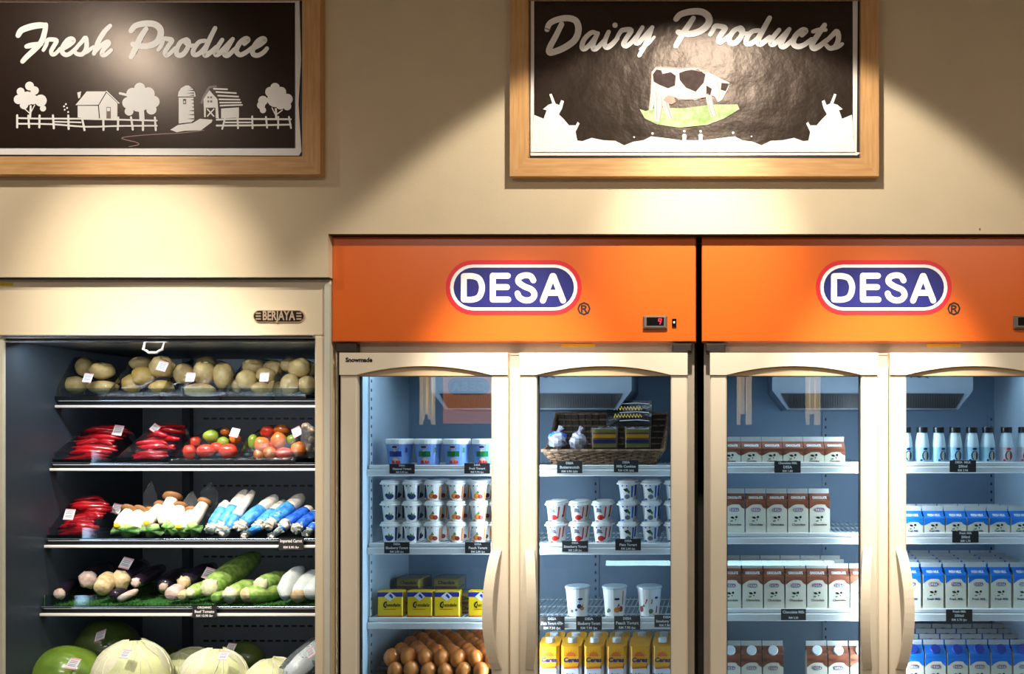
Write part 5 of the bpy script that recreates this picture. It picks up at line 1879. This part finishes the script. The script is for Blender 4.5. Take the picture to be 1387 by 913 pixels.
TALL = [tall_kind([(6, circ(.014, .060, .009, .004)), (7, [(-.024, .046), (.012, .046), (.010, .054), (-.022, .054)]), (0, circ(.010, .036, .008)), (1, [(.016, .034), (.024, .042), (.022, .030)]), (2, circ(.020, .028, .008, .006)),
                   (5, circ(-.016, .020, .006)), (0, circ(.000, .024, .004))]),
        tall_kind([(6, circ(.012, .060, .010, .004)), (2, circ(.012, .024, .011, .010)), (4, circ(.026, .026, .008, .010)), (1, [(.012, .034), (.018, .046), (.022, .036)]), (5, circ(-.016, .022, .007)), (1, circ(-.020, .018, .005)),
                   (2, [(.030, .040), (.035, .040), (.038, .086), (.033, .086)])]),
        tall_kind([(6, circ(.028, .064, .007, .004)), (3, [(-.012, .044), (.012, .044), (.014, .060), (-.008, .060)]), (4, circ(-.026, .026, .008, .011)), (1, [(-.024, .034), (-.016, .044), (-.012, .034)]), (5, circ(.008, .020, .008)),
                   (3, [(.024, .012), (.030, .014), (.032, .036), (.027, .036)]), (1, circ(.006, .016, .005))])]
for i, px in enumerate((780.5, 831, 878.5)):
    dup('tall_yogurt_cup', TALL[i], ['tall white yogurt cup with blueberry print', 'tall white yogurt cup with peach print', 'tall white yogurt cup with strawberry print'][i], 'yogurt cup',
        (X(px, FY + .01), FY + .045, ZF1[2]), 'tall yogurt cups')


# ---- juice cartons on the fridge floor
def juice_kind(grape):
    w_, hgt = .033, .215
    b = .009
    oct_ = [(-w_ + b, -w_), (w_ - b, -w_), (w_, -w_ + b), (w_, w_ - b), (w_ - b, w_), (-w_ + b, w_), (-w_, w_ - b), (-w_, -w_ + b)]
    mb = MB()
    top = lambda x, y: hgt + .018 * (y + w_) / (2 * w_)
    mb.add([(x, y, 0) for x, y in oct_] + [(x, y, top(x, y)) for x, y in oct_], [tuple(range(7, -1, -1)), tuple(range(8, 16))] + [(i, (i + 1) % 8, 8 + (i + 1) % 8, 8 + i) for i in range(8)])
    body = mb.mesh('carton', MATS['juice_white'])
    tp = MB()
    e = .0006
    zc = hgt - .070
    o2 = [(x * 1.02, y * 1.02) for x, y in oct_]
    tp.add([(x, y, zc + (.012 if abs(x) > w_ * .8 else 0)) for x, y in o2] + [(x, y, top(x, y) + e) for x, y in o2], [tuple(range(8, 16))] + [(i, (i + 1) % 8, 8 + (i + 1) % 8, 8 + i) for i in range(8)])
    sleeve = tp.mesh('yellow_wrap', MATS['juice_yellow'])
    cap = MB().lathe([(.0145, 0), (.0145, .014), (.012, .016)], (0, -.008, hgt + .010), 18).mesh('cap', MATS['cap_white'])
    pr = MB()
    y = -w_ * 1.02 - .0006
    f = w_ - b
    pr.m(0)
    pr.flat([(f * math.cos(a) * .7, hgt - .032 + f * math.sin(a) * .62) for a in [math.pi * i / 8 for i in range(9)]], y)
    for k in range(7):
        a = math.pi * (k + .5) / 7
        pr.flat([(f * .75 * math.cos(a - .07), hgt - .032 + f * .65 * math.sin(a - .07)), (f * 1.05 * math.cos(a), hgt - .032 + f * .95 * math.sin(a)), (f * .75 * math.cos(a + .07), hgt - .032 + f * .65 * math.sin(a + .07))], y)
    text_into(pr.m(1), 'Ceres', .021, 0, y - .0003, hgt - .044, .0009, .15)
    pr.m(0).flat([(-f, zc - .004), (f, zc - .001), (f, zc + .006), (-f, zc + .003)], y)
    text_into(pr.m(1), 'Red Grape' if grape else 'Apple', .013, -.002, y + .0004, zc - .022, .0004)
    if grape:
        pr.m(2)
        for i, (u, v) in enumerate(((-.010, -.05), (-.004, -.042), (.004, -.06), (.010, -.045), (.016, -.04), (-.002, -.068), (.012, -.064), (-.012, -.07), (.018, -.058))):
            pr.disc(u, zc + v, .0075, y + .0002 - i * .0001, 10, .009)
        pr.m(3).flat([(-f, zc - .04), (-.012, zc - .036), (-.014, zc - .056), (-f, zc - .06)], y)
        pr.flat([(f, zc - .062), (.014, zc - .075), (f, zc - .085)], y)
    else:
        pr.m(3).disc(.016, zc - .036, .009, y + .0002, 12, .013)
        pr.m(2).disc(.010, zc - .066, .015, y, 14, .015)
        pr.disc(-.012, zc - .060, .011, y - .0002, 14, .012)
        pr.m(4).disc(-.011, zc - .056, .007, y - .0006, 12, .006)
    pr.m(1).flat([(f - .002, zc + .000), (f + .0015, zc + .020), (f + .0015, zc - .006)], y)
    prm = pr.mesh('front_print', [MATS['juice_orange'], MATS['juice_navy'], MATS['grape_purple' if grape else 'apple_red'], MATS['grape_lime' if grape else 'apple_leaf'], MATS['flesh_tan']])
    return [('carton', body, None), ('yellow_wrap', sleeve, None), ('cap', cap, None), ('front_print', prm, None)]


JA, JG = juice_kind(False), juice_kind(True)
JZ = Z(877, FY) - .213
solo('juice_riser', MB().box(X(728, .3) - .05, X(925, .14), .12, .45, ZDECK, max(ZDECK + .004, JZ)), MATS['shelf_white'], 'low white riser under the juice cartons', 'riser')
for row in range(2):
    for i, px in enumerate((743, 773.3, 803.8, 834.3, 866, 897)):
        gr = i >= 4
        lab = '%s juice carton with yellow top, %s in the %s row' % ('grape' if gr else 'apple', (['left one', 'right one'][i - 4] if gr else nth(i, 4)), ['front', 'back'][row])
        dup('juice_carton', JG if gr else JA, lab, 'juice carton', (X(px, FY), FY + .036 + row * .078, max(ZDECK + .004, JZ)), 'juice cartons on the fridge floor', 0.0, skip=('cap',) if i == 4 and row == 0 else ())
solo('wine_bottle', MB().lathe([(.03, 0), (.032, .005), (.032, .15), (.024, .175), (.012, .19), (.012, .235)], P(917, 900, .30) * 1, 16).__class__().lathe(
    [(.03, 0), (.032, .005), (.032, .15), (.024, .175), (.012, .19), (.012, .235)], (X(918, .17), .17, ZDECK + .03), 16), MATS['grille_dark'], 'dark bottle at the right end of the juice row', 'bottle', smooth=True)


# ---- milk cartons
def carton_kind(kind, h, cap, tone):
    """Gable-top carton: kind 'brown' or 'blue'; h = total height."""
    w_ = .0335
    fin, g = .016, .022
    hb = h - fin - g
    col = MATS['carton_' + kind]
    body = MB().box(-w_, w_, -w_, w_, 0, hb).mesh('carton', MATS['carton_cream'])
    mb = MB()
    r = .003
    vv = [(-w_, -w_, hb), (w_, -w_, hb), (w_, w_, hb), (-w_, w_, hb), (-w_, -r, hb + g), (w_, -r, hb + g), (w_, r, hb + g), (-w_, r, hb + g), (-w_ + .012, 0, hb + g * .4), (w_ - .012, 0, hb + g * .4)]
    mb.add(vv, [(0, 1, 5, 4), (2, 3, 7, 6), (4, 5, 6, 7), (0, 4, 8), (4, 7, 8), (7, 3, 8), (1, 9, 5), (5, 9, 6), (6, 9, 2)])
    gable = mb.mesh('gable', col)
    finm = MB().box(-w_, w_, -r, r, hb + g, hb + g + fin).box(-w_ * .5, w_ * .4, -r - .0008, -r, hb + g + .005, hb + g + .009).mesh('seam', MATS['carton_fin'])
    pr = MB()
    y = -w_ - .0005
    az = hb - (.012 if not cap else .026)      # arch top
    sl = az - (.016 if h > .1 else .012)
    arch = [(w_, sl), (w_ * .72, sl + (az - sl) * .35), (w_ * .52, az - .001), (w_ * .1, az), (-w_ * .3, az - .001), (-w_ * .62, az - .006), (-w_, sl)]
    pr.m(0).flat([(-w_, hb), (w_, hb)] + arch, y)
    # name on the sloping gable
    t_ = 'CHOCOLATE' if kind == 'brown' else 'FRESH MILK'
    if not cap:
        pr.m(1)
        b0 = len(pr.v)
        text_into(pr, t_, .0095, 0, 0, 0, .0005)
        for i in range(b0, len(pr.v)):
            x, _, z = pr.v[i]
            f = (z + .009) / g
            pr.v[i] = (x * .82, -w_ + (w_ - r) * f - .0006, hb + z + .009)
    lz = az - .018
    if h > .1:
        lg = logo_parts(None, 0, lz, .0335 / 184, y - .0004, True)
        for f, mi_ in zip(lg.f, lg.mi):
            pr.m([2, 1, 3][mi_])
            pr.face([lg.v[q] for q in f])
        lz -= .028
    else:
        lz = az - .014
    # little cow: spotted head and green meadow
    pr.m(4).disc(.007, lz + .004, .0042, y - .0004, 8).flat([(-.013, lz + .005), (-.004, lz + .006), (.002, lz), (-.004, lz - .002), (-.010, lz)], y - .0004).flat([(.001, lz - .004), (.006, lz - .003), (.005, lz - .009)], y - .0004)
    pr.m(5).flat([(-.013, lz - .008), (-.004, lz - .006), (-.005, lz - .011), (-.013, lz - .011)], y - .0004)
    pr.m(6)
    if h > .1:
        text_into(pr, 'Chocolate' if kind == 'brown' else 'Fresh Milk', .0105, .001, y - .0003, lz - .021, .0003)
    else:
        text_into(pr, 'Chocolate' if kind == 'brown' else 'Fresh Milk', .008, .0, y - .0003, lz - .016, .0003)
    prm = pr.mesh('front_print', [col, MATS['logo_white'], MATS['logo_red'], MATS['logo_blue'], MATS['ink_black'], MATS['fruit_green'], MATS['fruit_navy'] if kind == 'blue' else MATS['print_brown']])
    parts_ = [('carton', body, None), ('gable', gable, None), ('seam', finm, None), ('front_print', prm, None)]
    if cap:
        c = MB().lathe([(.0165, 0), (.0165, .011), (.0145, .013)], (0, 0, 0), 18)
        ang = math.atan2(g, w_)
        Rm = Matrix.Rotation(math.pi / 2 - ang + .0, 3, 'X')
        c.v = [tuple(Rm @ Vector(v) + Vector((0, -w_ * .62, hb + g * .36))) for v in c.v]
        parts_.append(('cap', c.mesh('cap', MATS[cap], smooth=False), None))
    return parts_


CT = {('brown', 's'): carton_kind('brown', .086, None, 0), ('brown', 'm'): carton_kind('brown', .146, None, 0), ('brown', 'l'): carton_kind('brown', .232, 'cap_white', 0),
      ('blue', 's'): carton_kind('blue', .088, None, 0), ('blue', 'm'): carton_kind('blue', .150, None, 0), ('blue', 'l'): carton_kind('blue', .236, 'cap_blue', 0)}
CN = {'brown': 'brown chocolate milk carton', 'blue': 'blue fresh milk carton'}


def carton_row(kind, size, pxs, Yrow, z, where, shiftx=0.0, n_of=None):
    n = len(pxs)
    for i, px in enumerate(pxs):
        pre = {'s': 'small ', 'm': '', 'l': 'tall capped '}[size]
        lab = '%s%s on %s, %s' % (pre, CN[kind], where, nth(i, n))
        dup('milk_carton', CT[(kind, size)], lab, 'milk carton', (X(px, FY) + shiftx, Yrow + .0335, z), '%s%ss on %s' % (pre, CN[kind], where.split(',')[0]), random.uniform(-.012, .012))


random.seed(3)
carton_row('brown', 's', [989.5 + 28.3 * i for i in range(6)], FY, ZF2[0], 'the first shelf')
carton_row('brown', 'm', [994.7 + 28.9 * i for i in range(5)], FY, ZF2[1], 'the second shelf')
carton_row('brown', 'm', [990 + 29.3 * i for i in range(7)], FY, ZF2[2], 'the third shelf, front row')
carton_row('brown', 'm', [990 + 29.3 * i for i in range(6)], FY + .10, ZF2[2], 'the third shelf, second row')
carton_row('brown', 'm', [990 + 29.3 * i for i in range(6)], FY + .20, ZF2[2], 'the third shelf, third row')
LZ = Z(867, FY + .035) - .234
carton_row('brown', 'l', [989.5, 1018, 1047.3], FY, LZ, 'the fridge floor, left trio')
carton_row('brown', 'l', [1106.8, 1136, 1165.8], FY, LZ, 'the fridge floor, right trio')
carton_row('blue', 's', [1236.5 + 29.4 * i for i in range(6)], FY, ZF2[1], 'the second shelf, front row')
carton_row('blue', 's', [1236.5 + 29.4 * i for i in range(6)], FY + .085, ZF2[1], 'the second shelf, back row')
for r in range(5):
    carton_row('blue', 'm', [1233.5 + 30.6 * i for i in range(6)], FY + .078 * r, ZF2[2], 'the third shelf, %s row' % ['front', 'second', 'third', 'fourth', 'back'][r], .012 * r - .004 * r * r * .3)
for r in range(4):
    carton_row('blue', 'l', [1237.5 + 29.8 * i for i in range(6)], FY + .085 * r, LZ, 'the fridge floor, %s row' % ['front', 'second', 'third', 'back'][r], .006 * r)
if LZ > ZDECK + .004:
    solo('carton_riser', MB().box(X(972, .14), X(1400, .14), .125, .50, ZDECK, LZ), MATS['shelf_white'], 'low white riser under the tall capped cartons', 'riser')


# ---- small milk bottles
def bottle_kind(red):
    prof = [(.021, 0), (.0238, .003), (.0238, .056), (.0225, .066), (.0185, .090), (.0165, .098), (.0165, .101)]
    body = MB().lathe(prof, n=22).mesh('bottle', MATS['bottle_white'], smooth=True)
    cap = MB().lathe([(.0180, .099), (.0185, .101), (.0185, .117), (.0170, .119)], n=22).mesh('cap', MATS['cap_black'])
    band = MB().lathe([(.0242, .006), (.0242, .052)], n=22, cap=False).mesh('label_band', MATS['bottle_label_red' if red else 'bottle_label'], smooth=True)
    pr = MB()
    W = lambda p: wrap(pr, p, .0246, .0246, .05, .0004)
    pr.m(0)
    W(circ(.005, .024, .0125, .016, 14))
    pr.m(1)
    W([(.001, .008), (.008, .008), (.008, .034), (.003, .034)])
    W(circ(.005, .034, .004))
    pr.m(2)
    W(circ(.005, .046, .008, .004))
    W([(-.014, .006), (-.006, .006), (-.006, .012), (-.013, .012)])
    prm = pr.mesh('label_print', [MATS['bottle_maroon' if red else 'bottle_dark'], MATS['flesh_tan'], MATS['logo_red' if red else 'logo_blue']])
    return [('bottle', body, None), ('cap', cap, None), ('label_band', band, None), ('label_print', prm, 2)]


BB, BR = bottle_kind(False), bottle_kind(True)
for i, px in enumerate((1229, 1251.8, 1274.3, 1296.8, 1319.6, 1341.5, 1367, 1391)):
    dup('milk_bottle', BR if i >= 6 else BB, ('white milk bottle with maroon label and black cap, ' + ['second from right', 'rightmost'][i - 6]) if i >= 6 else 'white milk bottle with blue label and black cap, ' + nth(i, 8),
        'milk bottle', (X(px, FY), FY + .03, ZF2[0]), 'milk bottles with black caps', random.uniform(-.3, .3))

# ---- price tags along the fridge shelves
TY = .1115
for px0, px1, py0, py1, lab, lines in [
    (527, 562, 628, 642, 'black price tag below the leftmost blue tubs', ['DESA', 'Natural Yogurt', 'RM 9.90 /pc']),
    (628.5, 664, 627, 642, 'brown black price tag below the rightmost blue tub', ['DESA', 'Fruit Yogurt', 'RM 9.90 /pc']),
    (520, 555, 734, 750, 'black price tag below the blueberry yogurt cups', ['DESA', 'Blueberry Yogurt', 'RM 2.80 /pc']),
    (629.5, 665, 734, 750, 'black price tag below the peach yogurt cups', ['DESA', 'Peach Yogurt', 'RM 2.80 /pc']),
    (754, 789, 624, 641.5, 'black price tag below the left half of the basket', ['DESA', 'Butterscotch', 'RM 4.90 /pkt']),
    (831, 865, 623, 640, 'black price tag below the right half of the basket', ['DESA', 'Milk Cookies', 'RM 4.90 /pkt']),
    (761, 797, 732.5, 748, 'black price tag below the strawberry yogurt cups', ['DESA', 'Strawberry Yogurt', 'RM 2.80 /pc']),
    (833, 868.5, 729.5, 746, 'black price tag below the blue striped yogurt cups', ['DESA', 'Plain Yogurt', 'RM 2.80 /pc']),
    (730.5, 765, 834.5, 854, 'black price tag left of the tall yogurt cups', ['DESA', 'Plain Yogurt 470g', 'RM 7.50 /pc']),
    (780, 815.5, 834.5, 854, 'black price tag below the tall blueberry cup', ['DESA', 'Blueberry Yogurt', 'RM 7.90 /pc']),
    (831.5, 867.5, 834, 853.5, 'black price tag between the peach and strawberry cups', ['DESA', 'Peach Yogurt', 'RM 7.90 /pc']),
    (886, 920.5, 832.5, 850, 'black price tag right of the tall strawberry cup', ['DESA', 'Strawberry Yogurt', 'RM 7.90 /pc']),
    (1048.5, 1085, 624, 641, 'black price tag below the small chocolate cartons', ['Chocolate Milk', 'DESA', 'RM 1.80']),
    (1057.5, 1092, 824.5, 840.5, 'black price tag below the third shelf chocolate cartons', ['Chocolate Milk', 'RM 3.20']),
    (1286, 1322.5, 623, 640, 'black price tag below the black capped bottles', ['DESA  MILK', '200ml', 'RM 3.90']),
    (1289.5, 1326, 719, 735.5, 'black price tag below the small blue cartons', ['Fresh Milk', '200ml', 'RM 1.70']),
    (1281, 1317.5, 825, 842.5, 'black price tag below the third shelf blue cartons', ['Fresh Milk', '500ml', 'RM 3.70 /pc']),
]:
    price_tag(lab, px0, px1, py0, py1, TY, lines, False)

# ================================================================== ACROSS THE AISLE (behind the camera, seen mirrored in the door panes)
ch = thing('chest_display', 'long dark refrigerated display across the aisle with a tube lamp', 'display cabinet', (0.1, -5.4, 0))
part('body', MB().box(-1.3, 1.5, -5.75, -5.10, 0.0, 0.22).box(-1.3, 1.5, -5.75, -5.68, 0.22, 1.25), MATS['shop_dark'], ch)
for x in (-1.3, 1.46):
    part('end_panel', MB().box(x, x + 0.04, -5.68, -5.10, 0.22, 1.25), MATS['shop_dark'], ch)
part('shelf', MB().box(-1.26, 1.46, -5.68, -5.2, 0.62, 0.65), MATS['shop_dark'], ch)
part('canopy', MB().box(-1.3, 1.5, -5.75, -5.10, 1.25, 1.32), MATS['shop_dark'], ch)
part('tube_lamp', MB().tube([(-0.95, -5.0, 0.335), (1.02, -5.0, 0.335)], 0.022, 10), M('tube_light', (230, 245, 250), 0.4, emit=(200, 245, 255), es=22), ch, smooth=True)
for x in (-0.97, 1.03):
    part('lamp_bracket', MB().box(x - 0.015, x + 0.015, -5.11, -4.98, 0.31, 0.36), MATS['hinge_dark'], ch)
for i, x in enumerate((0.21, 0.73, -2.18)):
    pd = thing('pendant_lamp', 'hanging pendant lamp of cream tubes under a red disc, ' + ['left of the pair', 'right of the pair', 'on its own at left'][i], 'lamp', (x, -4.0, 1.5), 'pendant lamps across the aisle')
    part('cord', MB().tube([(x, -4.0, 1.93), (x, -4.0, ZT - 0.001)], 0.006, 6), MATS['ink_black'], pd)
    part('disc', MB().lathe([(0.02, 0.03), (0.16, 0.012), (0.17, 0.0), (0.02, -0.002)], (x, -4.0, 1.90), 20), M('pendant_red', (170, 40, 28), 0.4, emit=(255, 70, 40), es=1.0), pd)
    for k in range(7):
        a = 2 * math.pi * k / 7
        part('hanging_tube', MB().tube([(x + 0.045 * math.cos(a), -4.0 + 0.045 * math.sin(a), 1.90), (x + 0.045 * math.cos(a), -4.0 + 0.045 * math.sin(a), 1.52 + 0.04 * (k % 3))], 0.014, 8), M('pendant_cream', (240, 220, 180), 0.4, emit=(255, 225, 170), es=4.0), pd, smooth=True)
pb = thing('promo_board', 'orange promotional board with a blue pill logo across the aisle', 'board', (-2.13, -5.0, 0))
part('post', MB().box(-2.15, -2.11, -5.04, -5.0, 0, 1.6), MATS['hinge_dark'], pb)
bdp = part('panel', MB().box(-2.35, -1.91, -5.0, -4.97, 1.54, 2.08), M('board_orange_glow', (240, 140, 20), 0.5, emit=(240, 130, 20), es=4.0), pb)  # emission added so the board's reflection shows in the door panes
lgm = logo_parts(None, 0, 0, 0.36 / 184, 0)
lgm.v = [(-v[0] - 2.13, -4.966 - v[1], v[2] + 1.86) for v in lgm.v]
part('logo', lgm, [MATS['logo_red'], MATS['logo_white'], MATS['logo_blue']], bdp)

win = struct('window_1', MB().box(XL, XL + 0.02, -4.06, -3.95, 0.1, 2.0), 'shop_dark')
part('pane', MB().box(XL + 0.02, XL + 0.024, -4.055, -3.955, 0.12, 1.98), M('daylight_pane', (220, 235, 250), 0.4, emit=(190, 222, 255), es=16), win)
